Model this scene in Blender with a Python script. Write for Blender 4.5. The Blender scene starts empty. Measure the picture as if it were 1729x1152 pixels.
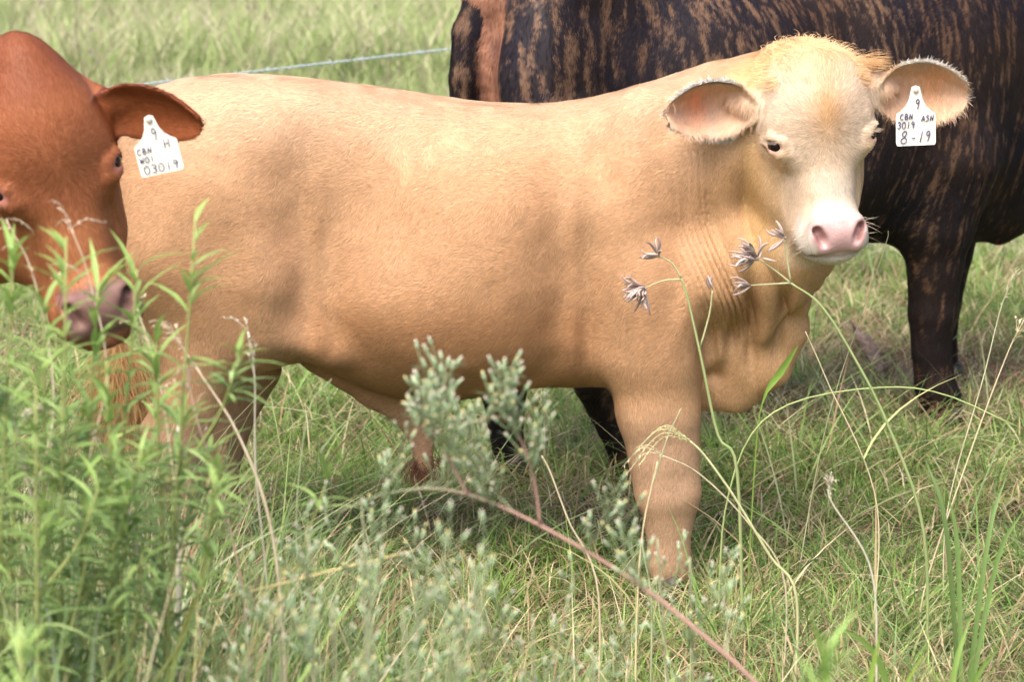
import bpy, math, random
import numpy as np
from mathutils import Vector, Matrix, Euler

R = math.radians
rng = np.random.default_rng(7)
random.seed(7)
SC = bpy.context.scene
COL = SC.collection

# ------------------------------------------------------------------ camera, sky, sun, exposure
CAM_H, PITCH, FPX = 1.5, R(12.9), 4050.0
cam_data = bpy.data.cameras.new('camera')
cam_data.lens = 36.0 * FPX / 1729.0
cam_data.sensor_width = 36.0
cam_data.clip_start = 0.05
cam_data.clip_end = 800
cam_data.dof.use_dof = True
cam_data.dof.focus_distance = 4.45
cam_data.dof.aperture_fstop = 6.0
cam = bpy.data.objects.new('camera', cam_data)
COL.objects.link(cam)
cam.location = (0, 0, CAM_H)
cam.rotation_euler = (math.pi / 2 - PITCH, 0, 0)
SC.camera = cam

SUN_EL, SUN_AZ = R(60), R(-152)        # azimuth measured from +Y towards +X
world = bpy.data.worlds.new('World')
SC.world = world
world.use_nodes = True
wn = world.node_tree
sky = wn.nodes.new('ShaderNodeTexSky')
sky.sky_type = 'NISHITA'
sky.sun_disc = False
sky.sun_elevation = SUN_EL
sky.sun_rotation = SUN_AZ
sky.air_density = 1.0
sky.dust_density = 7.0
sky.ozone_density = 1.0
wn.links.new(sky.outputs[0], wn.nodes['Background'].inputs[0])
wn.nodes['Background'].inputs[1].default_value = 0.15
sun_d = bpy.data.lights.new('sun', 'SUN')
sun_d.energy = 1.6
sun_d.angle = R(50)
sun_d.color = (1.0, 0.94, 0.84)
sun = bpy.data.objects.new('sun', sun_d)
COL.objects.link(sun)
_sd = Vector((math.sin(SUN_AZ) * math.cos(SUN_EL), math.cos(SUN_AZ) * math.cos(SUN_EL), math.sin(SUN_EL)))
sun.rotation_euler = _sd.to_track_quat('Z', 'Y').to_euler()
sun.location = _sd * 20
SC.view_settings.view_transform = 'Standard'
SC.view_settings.look = 'None'
SC.view_settings.exposure = 1.02
SC.view_settings.gamma = 1
SC.cycles.max_bounces = 6
SC.cycles.transparent_max_bounces = 6

# ------------------------------------------------------------------ helpers
def tag(o, label=None, cat=None, group=None, kind=None):
    if label: o['label'] = label
    if cat: o['category'] = cat
    if group: o['group'] = group
    if kind: o['kind'] = kind
    return o

def empty(name, loc=(0, 0, 0), rz=0.0, label=None, cat=None, group=None):
    o = bpy.data.objects.new(name, None)
    o.empty_display_size = 0.1
    COL.objects.link(o)
    o.location = loc
    o.rotation_euler = (0, 0, rz)
    return tag(o, label, cat, group)

def make_obj(name, V, F, mat, parent=None, col=None, smooth=True, mat_idx=None, mats=None, bn=None):
    """V (n,3) float; F list of (m,k) int arrays of constant k; col (n,3)"""
    V = np.asarray(V, dtype=np.float32)
    if not isinstance(F, (list, tuple)): F = [F]
    F = [np.asarray(f, dtype=np.int32) for f in F if len(f)]
    me = bpy.data.meshes.new(name)
    me.vertices.add(len(V))
    me.vertices.foreach_set('co', V.ravel())
    loops = np.concatenate([f.ravel() for f in F])
    tot = np.concatenate([np.full(len(f), f.shape[1], dtype=np.int32) for f in F])
    start = np.concatenate([[0], np.cumsum(tot)[:-1]]).astype(np.int32)
    me.loops.add(len(loops))
    me.loops.foreach_set('vertex_index', loops)
    me.polygons.add(len(tot))
    me.polygons.foreach_set('loop_start', start)
    me.polygons.foreach_set('loop_total', tot)
    me.polygons.foreach_set('use_smooth', np.full(len(tot), smooth, dtype=bool))
    if mat_idx is not None:
        me.polygons.foreach_set('material_index', np.asarray(mat_idx, dtype=np.int32))
    me.update(calc_edges=True)
    if col is not None:
        a = me.attributes.new('Col', 'FLOAT_COLOR', 'POINT')
        c = np.ones((len(V), 4), dtype=np.float32)
        c[:, :3] = np.clip(col, 0, 1)
        a.data.foreach_set('color', c.ravel())
    if bn is not None:
        a = me.attributes.new('BN', 'FLOAT_VECTOR', 'POINT')
        a.data.foreach_set('vector', np.asarray(bn, dtype=np.float32).ravel())
    for m in (mats or [mat]): me.materials.append(m)
    o = bpy.data.objects.new(name, me)
    COL.objects.link(o)
    if parent is not None: o.parent = parent
    return o

def nodes_mat(name):
    m = bpy.data.materials.new(name)
    m.use_nodes = True
    return m, m.node_tree.nodes, m.node_tree.links, m.node_tree.nodes['Principled BSDF']

def mat_plain(name, col, rough=0.6, spec=0.5, noise=0.0, nscale=30.0, bump=0.0):
    m, n, l, b = nodes_mat(name)
    b.inputs['Roughness'].default_value = rough
    b.inputs['Specular IOR Level'].default_value = spec
    if noise:
        t = n.new('ShaderNodeTexNoise'); t.inputs['Scale'].default_value = nscale; t.inputs['Detail'].default_value = 5
        r = n.new('ShaderNodeMapRange'); r.inputs['To Min'].default_value = 1 - noise; r.inputs['To Max'].default_value = 1 + noise
        tc = n.new('ShaderNodeTexCoord'); l.new(tc.outputs['Object'], t.inputs['Vector'])
        l.new(t.outputs['Fac'], r.inputs['Value'])
        mx = n.new('ShaderNodeVectorMath'); mx.operation = 'SCALE'; mx.inputs[0].default_value = col
        l.new(r.outputs[0], mx.inputs['Scale']); l.new(mx.outputs[0], b.inputs['Base Color'])
        if bump:
            bp = n.new('ShaderNodeBump'); bp.inputs['Distance'].default_value = bump
            l.new(t.outputs['Fac'], bp.inputs['Height']); l.new(bp.outputs[0], b.inputs['Normal'])
    else:
        b.inputs['Base Color'].default_value = (*col, 1)
    return m

def mat_attr(name, rough=0.6, spec=0.3, transl=0.0, sheen=0.0, bump=0.0, bscale=200.0):
    m, n, l, b = nodes_mat(name)
    a = n.new('ShaderNodeAttribute'); a.attribute_name = 'Col'
    l.new(a.outputs['Color'], b.inputs['Base Color'])
    b.inputs['Roughness'].default_value = rough
    b.inputs['Specular IOR Level'].default_value = spec
    if sheen:
        b.inputs['Sheen Weight'].default_value = sheen
        b.inputs['Sheen Roughness'].default_value = 0.4
    if bump:
        t = n.new('ShaderNodeTexNoise'); t.inputs['Scale'].default_value = bscale; t.inputs['Detail'].default_value = 4
        tc = n.new('ShaderNodeTexCoord'); l.new(tc.outputs['Object'], t.inputs['Vector'])
        bp = n.new('ShaderNodeBump'); bp.inputs['Distance'].default_value = bump; bp.inputs['Strength'].default_value = 0.8
        l.new(t.outputs['Fac'], bp.inputs['Height']); l.new(bp.outputs[0], b.inputs['Normal'])
    if transl:
        tr = n.new('ShaderNodeBsdfTranslucent'); l.new(a.outputs['Color'], tr.inputs['Color'])
        mx = n.new('ShaderNodeMixShader'); mx.inputs[0].default_value = transl
        l.new(b.outputs[0], mx.inputs[1]); l.new(tr.outputs[0], mx.inputs[2])
        l.new(mx.outputs[0], n['Material Output'].inputs['Surface'])
    return m

# value noise on points, result about -1..1
_tab = rng.random(65536).astype(np.float32) * 2 - 1
def vnoise(P, scale=1.0, seed=0, octaves=1):
    P = np.atleast_2d(np.asarray(P, dtype=np.float64))
    out = np.zeros(len(P)); amp = 1.0; tot = 0.0
    for o in range(octaves):
        q = P * scale * (2 ** o) + seed * 17.31 + o * 5.7
        i = np.floor(q).astype(np.int64); f = q - i; f = f * f * (3 - 2 * f)
        acc = np.zeros(len(P))
        for dx in (0, 1):
            wx = f[:, 0] if dx else 1 - f[:, 0]
            for dy in (0, 1):
                wy = f[:, 1] if dy else 1 - f[:, 1]
                for dz in (0, 1):
                    wz = f[:, 2] if dz else 1 - f[:, 2]
                    h = ((i[:, 0] + dx) * 73856093) ^ ((i[:, 1] + dy) * 19349663) ^ ((i[:, 2] + dz) * 83492791)
                    acc += _tab[h & 65535] * wx * wy * wz
        out += acc * amp; tot += amp; amp *= 0.5
    return out / tot

def sstep(a, b, x):
    t = np.clip((x - a) / (b - a), 0, 1)
    return t * t * (3 - 2 * t)

def lerpc(c0, c1, t):
    t = np.asarray(t)[:, None]
    return np.asarray(c0) * (1 - t) + np.asarray(c1) * t

def norm(v):
    return v / np.maximum(np.linalg.norm(v, axis=-1, keepdims=True), 1e-9)

# a vertical working plane standing in the field: picture measurements are laid out on it as real metres
class Frame:
    def __init__(self, x0, y0, heading):
        self.o = np.array([x0, y0, 0.0]); self.a = heading
        self.S = np.array([math.cos(heading), math.sin(heading), 0]); self.N = np.array([-math.sin(heading), math.cos(heading), 0])
    def pt(self, px, py, off=0.0):
        d = np.array([(px - 864.5) / FPX, math.cos(PITCH) - (py - 576) / FPX * math.sin(PITCH), -math.sin(PITCH) - (py - 576) / FPX * math.cos(PITCH)])
        c = np.array([0, 0, CAM_H])
        t = (off - np.dot(self.N, c - self.o)) / np.dot(self.N, d)
        p = c + d * t - self.o
        return np.array([np.dot(p, self.S), off, p[2]])
    def w(self, px, py, off=0.0):
        q = self.pt(px, py, off)
        return self.o + q[0] * self.S + q[1] * self.N + np.array([0, 0, q[2]])

def at(px, py, Y):
    return Frame(0, Y, 0).w(px, py)

def ground_at(px, py, z=0.0):
    d = np.array([(px - 864.5) / FPX, math.cos(PITCH) - (py - 576) / FPX * math.sin(PITCH), -math.sin(PITCH) - (py - 576) / FPX * math.cos(PITCH)])
    t = (z - CAM_H) / d[2]
    return np.array([0, 0, CAM_H]) + d * t

# ------------------------------------------------------------------ signed distance modelling
class SDF:
    def __init__(self): self.ops = []
    def add(self, lo, hi, fn, k, mode='u'):
        self.ops.append((np.asarray(lo), np.asarray(hi), fn, k, mode))
    def __call__(self, P):
        d = np.full(len(P), 0.5, dtype=np.float64)
        for lo, hi, fn, k, mode in self.ops:
            m = k + 0.07
            idx = np.nonzero(np.all((P > lo - m) & (P < hi + m), axis=1))[0]
            if len(idx) == 0: continue
            a = d[idx]; b = fn(P[idx])
            if mode == 'd': d[idx] = a + b; continue
            if mode == 's':
                h = np.maximum(k - np.abs(a + b), 0) / k
                d[idx] = np.maximum(a, -b) + h * h * k * 0.25
            else:
                h = np.maximum(k - np.abs(a - b), 0) / k
                d[idx] = np.minimum(a, b) - h * h * k * 0.25
        return d

IDM = (np.eye(3), np.zeros(3), 1.0)       # rotation, translation, scale
def f_ell(c, r):
    c = np.asarray(c, float); r = np.asarray(r, float)
    def fn(p):
        q = (p - c) / r
        k0 = np.linalg.norm(q, axis=1); k1 = np.linalg.norm(q / r, axis=1)
        return k0 * (k0 - 1) / np.maximum(k1, 1e-6)
    return fn, c - r, c + r

def ell(S, c, r, k=0.03, mode='u', rot=None, M=IDM):
    """ellipsoid; rot = 3x3 own rotation; M = outer transform (R, t, s)"""
    Rm, t, s = M
    c = np.asarray(c, float); r = np.asarray(r, float)
    A = Rm if rot is None else Rm @ rot
    cw = Rm @ (c * s) + t; rs = r * s
    def fn(p):
        q = ((p - cw) @ A) / rs
        k0 = np.linalg.norm(q, axis=1); k1 = np.linalg.norm(q / rs, axis=1)
        return k0 * (k0 - 1) / np.maximum(k1, 1e-6)
    ext = np.sqrt(((A * rs) ** 2).sum(axis=1))
    S.add(cw - ext, cw + ext, fn, k * s, mode)

def chain(S, pts, rad, k=0.03, mode='u', yscale=1.0, M=IDM, join=0.01):
    """tapered limb through pts with radii rad; yscale squashes it along the second axis"""
    Rm, t0, s = M
    P = [Rm @ (np.asarray(p, float) * s) + t0 for p in pts]; rad = [r * s for r in rad]
    ysc = np.array([1, 1 / yscale, 1.0]) if np.isscalar(yscale) else 1 / np.asarray(yscale)
    def fn(p):
        best = None
        for a, b, ra, rb in zip(P[:-1], P[1:], rad[:-1], rad[1:]):
            ab = (b - a) * ysc
            q = (p - a) * ysc
            t = np.clip(q @ ab / max(ab @ ab, 1e-9), 0, 1)
            d = np.linalg.norm(q - t[:, None] * ab, axis=1) - (ra + (rb - ra) * t)
            if best is None: best = d
            else:
                kk = join
                h = np.maximum(kk - np.abs(best - d), 0) / kk
                best = np.minimum(best, d) - h * h * kk * 0.25
        return best
    A = np.array(P); m = max(rad) * max(1, float(np.max(1 / ysc)))
    S.add(A.min(0) - m, A.max(0) + m, fn, k * s, mode)

def interp_s(x, xs, ys):
    """smooth (Catmull-Rom) interpolation through the nodes"""
    xs = np.asarray(xs, float); ys = np.asarray(ys, float)
    m = np.gradient(ys, xs)
    i = np.clip(np.searchsorted(xs, x) - 1, 0, len(xs) - 2)
    h = xs[i + 1] - xs[i]; t = np.clip((x - xs[i]) / h, 0, 1)
    return (2*t**3-3*t**2+1)*ys[i] + (t**3-2*t**2+t)*h*m[i] + (-2*t**3+3*t**2)*ys[i+1] + (t**3-t**2)*h*m[i+1]

def loft(S, xs, top, bot, wid, yc, n=2.3, k=0.03):
    xs = np.asarray(xs)
    def fn(p):
        x = p[:, 0]
        T = interp_s(x, xs, top); B = interp_s(x, xs, bot); W = np.maximum(interp_s(x, xs, wid), 0.004); C = interp_s(x, xs, yc)
        h = np.maximum((T - B) / 2, 0.004); zc = (T + B) / 2
        u = (p[:, 2] - zc) / h; v = (p[:, 1] - C) / W
        k0 = (np.abs(u) ** n + np.abs(v) ** n) ** (1 / n)
        rr = np.sqrt(u*u+v*v) / np.maximum(np.sqrt((u / h) ** 2 + (v / W) ** 2), 1e-6)
        d = (k0 - 1) * rr
        ex = np.maximum(np.maximum(xs[0] - x, x - xs[-1]), 0)
        return np.where(ex > 0, np.sqrt(np.maximum(d, 0) ** 2 + ex ** 2) + 0.001, d)
    S.add((xs[0], min(yc) - max(wid), min(bot)), (xs[-1], max(yc) + max(wid), max(top)), fn, k)

def mesh_sdf(S, lo, hi, h, sub=4):
    lo = np.asarray(lo, float); hi = np.asarray(hi, float)
    H = h * sub
    nc = np.ceil((hi - lo) / H).astype(int)
    g = [lo[i] + np.arange(nc[i] + 1) * H for i in range(3)]
    X = np.stack(np.meshgrid(*g, indexing='ij'), -1).reshape(-1, 3)
    fc = np.concatenate([S(X[i:i + 400000]) for i in range(0, len(X), 400000)]).reshape([n + 1 for n in nc])
    fcen = fc
    act = np.zeros(nc, bool)
    for dx in (0, 1):
        for dy in (0, 1):
            for dz in (0, 1):
                c = fcen[dx:dx + nc[0], dy:dy + nc[1], dz:dz + nc[2]]
                act |= np.abs(c) < 1.6 * H
    big = np.where(fc[:-1, :-1, :-1] < 0, -0.5, 0.5).astype(np.float32)
    nf = nc * sub + 1
    Fv = np.full(nf, 0.5, dtype=np.float32)
    Fv[:-1, :-1, :-1] = np.repeat(np.repeat(np.repeat(big, sub, 0), sub, 1), sub, 2)
    ai = np.argwhere(act)
    off = np.stack(np.meshgrid(*[np.arange(sub + 1)] * 3, indexing='ij'), -1).reshape(-1, 3)
    for s in range(0, len(ai), 4000):
        ii = (ai[s:s + 4000, None, :] * sub + off[None]).reshape(-1, 3)
        lin = np.unique(np.ravel_multi_index(ii.T, nf))
        jj = np.stack(np.unravel_index(lin, nf), -1)
        Fv[jj[:, 0], jj[:, 1], jj[:, 2]] = S(lo + jj * h)
    # surface nets
    neg = Fv < 0
    cn = np.zeros(nf - 1, np.int8)
    for dx in (0, 1):
        for dy in (0, 1):
            for dz in (0, 1):
                cn += neg[dx:nf[0] - 1 + dx, dy:nf[1] - 1 + dy, dz:nf[2] - 1 + dz]
    cells = np.argwhere((cn > 0) & (cn < 8))
    idm = np.full(nf - 1, -1, np.int32)
    idm[cells[:, 0], cells[:, 1], cells[:, 2]] = np.arange(len(cells))
    acc = np.zeros((len(cells), 3)); cnt = np.zeros(len(cells))
    cor = [(0,0,0),(1,0,0),(0,1,0),(1,1,0),(0,0,1),(1,0,1),(0,1,1),(1,1,1)]
    val = [Fv[cells[:, 0] + c[0], cells[:, 1] + c[1], cells[:, 2] + c[2]].astype(float) for c in cor]
    for a in range(8):
        for b in range(a + 1, 8):
            if sum(abs(cor[a][i] - cor[b][i]) for i in range(3)) != 1: continue
            m = (val[a] < 0) != (val[b] < 0)
            t = val[a][m] / (val[a][m] - val[b][m])
            acc[m] += np.array(cor[a]) + t[:, None] * (np.array(cor[b]) - np.array(cor[a])); cnt[m] += 1
    V = lo + (cells + acc / cnt[:, None]) * h
    quads = []
    for ax in range(3):
        u, v = (ax + 1) % 3, (ax + 2) % 3
        sl0 = [slice(None)] * 3; sl1 = [slice(None)] * 3
        sl0[ax] = slice(0, -1); sl1[ax] = slice(1, None)
        A = neg[tuple(sl0)]; B = neg[tuple(sl1)]
        e = np.argwhere(A != B)
        e = e[(e[:, u] > 0) & (e[:, v] > 0) & (e[:, u] < nf[u] - 1) & (e[:, v] < nf[v] - 1)]
        fl = A[e[:, 0], e[:, 1], e[:, 2]]
        def cid(du, dv):
            c = e.copy(); c[:, u] -= du; c[:, v] -= dv
            return idm[c[:, 0], c[:, 1], c[:, 2]]
        q = np.stack([cid(1, 1), cid(0, 1), cid(0, 0), cid(1, 0)], 1)
        q[~fl] = q[~fl][:, ::-1]
        quads.append(q)
    Q = np.concatenate(quads)
    Q = Q[np.all(Q >= 0, axis=1)]
    return V, Q

def smooth_mesh(V, Q, it=2, lam=0.5):
    for _ in range(it):
        acc = np.zeros_like(V); cnt = np.zeros(len(V))
        for a, b in ((0, 1), (1, 2), (2, 3), (3, 0)):
            for x, y in ((a, b), (b, a)):
                for c in range(3):
                    acc[:, c] += np.bincount(Q[:, x], V[Q[:, y], c], len(V))
                cnt += np.bincount(Q[:, x], minlength=len(V))
        V = V + lam * (acc / np.maximum(cnt, 1)[:, None] - V)
    return V

def vnormals(V, Q):
    n = np.cross(V[Q[:, 2]] - V[Q[:, 0]], V[Q[:, 3]] - V[Q[:, 1]])
    N = np.zeros_like(V)
    for i in range(4):
        for c in range(3): N[:, c] += np.bincount(Q[:, i], n[:, c], len(V))
    return norm(N)

def two_res(S, lo, hi, h, boxlo, boxhi, hf):
    """coarse mesh of everything outside the box, fine mesh inside, as one surface"""
    V1, Q1 = mesh_sdf(S, lo, hi, h)
    V1 = smooth_mesh(V1, Q1, 2)
    c = V1[Q1].mean(1); ins = np.all((c > boxlo) & (c < boxhi), axis=1)
    Q1 = Q1[~ins]
    pad = hf * 6
    V2, Q2 = mesh_sdf(S, np.array(boxlo) - pad, np.array(boxhi) + pad, hf)
    V2 = smooth_mesh(V2, Q2, 2)
    c = V2[Q2].mean(1); ins = np.all((c > np.array(boxlo) - hf) & (c < np.array(boxhi) + hf), axis=1)
    Q2 = Q2[ins]
    V = np.concatenate([V1, V2]); Q = np.concatenate([Q1, Q2 + len(V1)])
    used = np.unique(Q); mp = np.full(len(V), -1); mp[used] = np.arange(len(used))
    return V[used], mp[Q]

def sample_surface(V, Q, N, dens_fn):
    """random points on quads, density per m2 by dens_fn(centres); returns P, Nrm"""
    c = V[Q].mean(1)
    a = 0.5 * np.linalg.norm(np.cross(V[Q[:, 2]] - V[Q[:, 0]], V[Q[:, 3]] - V[Q[:, 1]]), axis=1)
    w = a * dens_fn(c, norm(N[Q].mean(1)))
    n = rng.poisson(w)
    qi = np.repeat(np.arange(len(Q)), n)
    u = rng.random(len(qi))[:, None]; v = rng.random(len(qi))[:, None]
    q = Q[qi]
    bl = lambda A: (A[q[:, 0]] * (1 - u) + A[q[:, 1]] * u) * (1 - v) + (A[q[:, 3]] * (1 - u) + A[q[:, 2]] * u) * v
    return bl(V), norm(bl(N))

def strands(P, N, D, L, W, lift, col, curl=0.0, segs=2, bend=0.6):
    """flat tapering hairs: rooted at P, leaning along D, raised by lift along N. Returns V, quads, col"""
    T = norm(D - N * (D * N).sum(1, keepdims=True))
    side = norm(np.cross(T, N))
    L = np.broadcast_to(L, len(P))[:, None]; W = np.broadcast_to(W, len(P))[:, None]; lift = np.broadcast_to(lift, len(P))[:, None]
    rows = []
    for i in range(segs + 1):
        t = i / segs
        up = lift * (t - 0.5 * bend * t * t)
        p = P + T * L * t + N * (up * L) + side * (curl * L * math.sin(t * 2.2) if np.isscalar(curl) else (curl[:, None] * L * math.sin(t * 2.2)))
        w = W * (1 - t) ** 0.6 if i == segs else W * (1 - 0.35 * t)
        if i == segs: w = W * 0.15
        rows += [p - side * w * 0.5, p + side * w * 0.5]
    n = len(P); k = len(rows)
    Vs = np.stack(rows, 1).reshape(-1, 3)
    base = np.arange(n)[:, None] * k
    Qs = np.concatenate([base + np.array([2 * i, 2 * i + 1, 2 * i + 3, 2 * i + 2]) for i in range(segs)])
    return Vs, Qs, np.repeat(col, k, axis=0)

def merge(parts):
    Vs, Qs, Cs, o = [], [], [], 0
    for V, Q, C in parts:
        Vs.append(V); Qs.append(Q + o); Cs.append(np.broadcast_to(C, (len(V), 3))); o += len(V)
    return np.concatenate(Vs), np.concatenate(Qs), np.concatenate(Cs)

def tube(pts, rad, sides=6, smooth_n=0):
    """tapered tube along pts -> V, quads (caps closed by shrinking)"""
    P = np.asarray(pts, float)
    rad = np.broadcast_to(np.asarray(rad, float), len(P)).copy()
    if smooth_n:
        t = np.linspace(0, len(P) - 1, smooth_n); x = np.arange(len(P))
        rad = np.interp(t, x, rad)
        P = np.stack([interp_s(t, x, P[:, i]) for i in range(3)], 1)
    T = norm(np.gradient(P, axis=0))
    ref = np.array([0.31, 0.2, 0.93]) if abs(T[:, 2]).mean() < 0.8 else np.array([0.2, 0.97, 0.1])
    A = norm(np.cross(T, ref)); B = np.cross(T, A)
    an = np.linspace(0, 2 * math.pi, sides, endpoint=False)
    V = (P[:, None] + rad[:, None, None] * (np.cos(an)[None, :, None] * A[:, None] + np.sin(an)[None, :, None] * B[:, None])).reshape(-1, 3)
    n = len(P); i = np.arange(n - 1)[:, None] * sides; j = np.arange(sides)[None]
    a = i + j; b = i + (j + 1) % sides
    Q = np.stack([a, b, b + sides, a + sides], -1).reshape(-1, 4)
    # caps as fans into collapsed quads are avoided: add centre vertices
    V = np.concatenate([V, P[:1], P[-1:]])
    c0, c1 = n * sides, n * sides + 1
    k = np.arange(0, sides, 2)
    cap0 = np.stack([np.full(len(k), c0), (k + 2) % sides, (k + 1) % sides, k], 1)
    m = (n - 1) * sides
    cap1 = np.stack([np.full(len(k), c1), m + k, m + (k + 1) % sides, m + (k + 2) % sides], 1)
    return V, np.concatenate([Q, cap0, cap1])

def rotm(yaw=0, roll=0, pitch=0):
    return np.array((Matrix.Rotation(yaw, 3, 'Z') @ Matrix.Rotation(roll, 3, 'Y') @ Matrix.Rotation(pitch, 3, 'X')))

# ------------------------------------------------------------------ cattle: shared head, ear, eye, tag builders
def head_prims(S, M, muzzle_w=1.0, poll=1.0, face_len=1.0, fine=True):
    fl = face_len
    ell(S, (0, .055, .070), (.096, .105, .090 * poll), .03, M=M)
    ell(S, (0, .005, .045), (.084, .045, .095), .03, M=M)
    for s in (-1, 1):
        ell(S, (s*.066, .018, .022), (.029, .045, .036), .03, M=M)
        ell(S, (s*.057, .078, -.048*fl), (.036, .078, .088), .05, M=M)
        chain(S, [(s*.050, .135, -.03), (s*.040, .075, -.10*fl), (s*.018, .010, -.175*fl)], [.050, .048, .036], .04, M=M)
    chain(S, [(0, .03, .02), (0, .002, -.09*fl), (0, -.028, -.150*fl)], [.077, .065, .053], .05, M=M)
    ell(S, (0, -.048, -.163*fl), (.061*muzzle_w, .047, .042), .035, M=M)
    ell(S, (0, -.080, -.160*fl), (.044*muzzle_w, .025, .032), .02, M=M)
    for s in (-1, 1):
        ell(S, (s*.036*muzzle_w, -.058, -.178*fl), (.028, .040, .026), .02, M=M)
        # flare round the nostril
        ell(S, (s*.040*muzzle_w, -.086, -.152*fl), (.016, .018, .024), .015, M=M)
    ell(S, (0, -.040, -.203*fl), (.043*muzzle_w, .046, .020), .014, M=M)
    # fold between nose pad and bridge of the face is soft; groove for the mouth
    mz = -.196*fl
    chain(S, [(-.064*muzzle_w, -.03, mz+.006), (-.045*muzzle_w, -.082, mz), (0, -.103, mz-.001), (.045*muzzle_w, -.082, mz), (.064*muzzle_w, -.03, mz+.006)], [.003, .004, .004, .004, .003], .008, 's', M=M)
    for s in (-1, 1):
        ell(S, (s*.037*muzzle_w, -.108, -.160*fl), (.0092, .022, .018), .008, 's', rot=rotm(0, s*R(22), 0), M=M)
        ell(S, (s*.044*muzzle_w, -.100, -.147*fl), (.007, .020, .008), .008, 's', M=M)
        # eye socket
        ell(S, (s*.094, -.022, -.002), (.023, .025, .0155), .014, 's', rot=rotm(s*R(35), s*R(22), 0), M=M)
        # lids
        chain(S, [(s*.066, -.036, -.016), (s*.077, -.035, .006), (s*.092, -.021, .012), (s*.099, .004, .002)], [.004, .006, .006, .004], .010, M=M)
        chain(S, [(s*.066, -.036, -.018), (s*.078, -.033, -.018), (s*.092, -.019, -.014), (s*.099, .004, -.002)], [.004, .0045, .005, .004], .008, M=M)
        # hollow in front of the eye, down the side of the face
        ell(S, (s*.074, -.034, -.085*fl), (.008, .024, .032), .04, 's', M=M)
        ell(S, (s*.052, -.020, -.02), (.028, .014, .020), .03, M=M)
    return

def hl(P, M):
    Rm, t, s = M
    return ((P - t) @ Rm) / s

EAR_A = [-1.0, -.85, -.6, -.25, .15, .5, .75, .92, 1.0]
EAR_H = [.34, .60, .86, 1.0, .98, .82, .60, .38, .20]
def ear_prims(S, base, tip, opening, H, depth=.028, wall=.008, bend=.06, folds=True):
    """leaf-shaped cupped ear: a curved sheet of even thickness with a traced outline, rolled into a tube at the root"""
    base = np.array(base, float); tip = np.array(tip, float)
    e = norm(tip - base); o = np.array(opening, float); o = norm(o - e * (o @ e)); h = np.cross(e, o)
    if h[2] < 0: h = -h
    A = np.stack([e, o, h], 1)
    L = np.linalg.norm(tip - base) / 2
    c = (base + tip) / 2
    E = dict(c=c, e=e, o=o, h=h, L=L, H=H, A=A, bend=bend)
    def fn(p):
        q = (p - c) @ A
        a = q[:, 0] / L
        Hp = np.maximum(interp_s(np.clip(a, -1, 1), EAR_A, EAR_H), .03) * H
        hc = bend * H * (1 - a * a)
        v = (q[:, 2] - hc) / Hp
        vc = np.clip(v, -1.15, 1.15)
        dep = depth * np.sqrt(np.clip(Hp / H, .1, 1)) * (1 + .25 * np.clip(-a, 0, 1))
        mid = dep * (vc * vc - .75) + .012 * (a * a)
        slope = 2 * dep * vc / Hp
        th = wall * (.5 - .18 * sstep(.6, 1.05, np.abs(v)) + (.16 * np.cos(v * 9) if folds else 0) * (a > -.6) * (np.abs(v) < .8) * .6)
        ds = (np.abs(q[:, 1] - mid) / np.sqrt(1 + slope ** 2)) - th
        do = (np.abs(v) - 1) * Hp * .8
        de = (np.abs(a) - 1) * L
        k = .006
        kk = .012; h2 = np.maximum(kk - np.abs(do - de), 0) / kk; m = np.maximum(do, de) + h2 * h2 * kk * .25
        hh = np.maximum(k - np.abs(ds - m), 0) / k
        return np.maximum(ds, m) + hh * hh * k * .25
    ext = np.abs(A) @ np.array([L + .01, depth + .03, H * 1.25])
    S.add(c - ext, c + ext, fn, .010)
    chain(S, [base - e * .045 - o * .004, base + e * .004 - o * .004, base + e * .030 - o * .014 + h * bend * H * .5], [.032, .026, .014], .022)
    return E

def in_ear(P, E, grow=1.0):
    """coordinates on the sheet of the ear and 0 at its middle line .. 1 at its rim"""
    q = (P - E['c']) @ E['A']
    a = q[:, 0] / E['L']
    Hp = np.maximum(interp_s(np.clip(a, -1, 1), EAR_A, EAR_H), .03) * E['H']
    r = np.abs(q[:, 2] - E['bend'] * E['H'] * (1 - a * a)) / Hp
    r = np.maximum(r, sstep(.75, 1.0, a) * .99)
    r = np.where(np.abs(a) > 1.25, 9, r)
    return q, r

m_eye = mat_plain('eye_dark', (.012, .008, .008), .22, .35)
m_hoof = mat_plain('hoof_horn', (.07, .055, .045), .5, .4, noise=.3, nscale=60)

def eyeball(parent, M, s, r=.0195):
    Rm, t, sc = M
    c = Rm @ (np.array([s*.0800, -.0150, -.003]) * sc) + t
    n, m = 32, 24
    V = []
    for i in range(m + 1):
        for j in range(n):
            th = math.pi * i / m; ph = 2 * math.pi * j / n
            V.append((math.sin(th) * math.cos(ph), math.sin(th) * math.sin(ph), math.cos(th)))
    V = np.array(V) * r * sc + c
    Q = [[i*n+j, (i+1)*n+j, (i+1)*n+(j+1) % n, i*n+(j+1) % n] for i in range(m) for j in range(n)]
    return make_obj('eye', V, [Q], m_eye, parent)

m_tag = mat_plain('tag_plastic', (.76, .75, .69), .42, .5, noise=.14, nscale=26)
m_ink = mat_plain('marker_ink', (.10, .09, .19), .6, .3)

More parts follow.
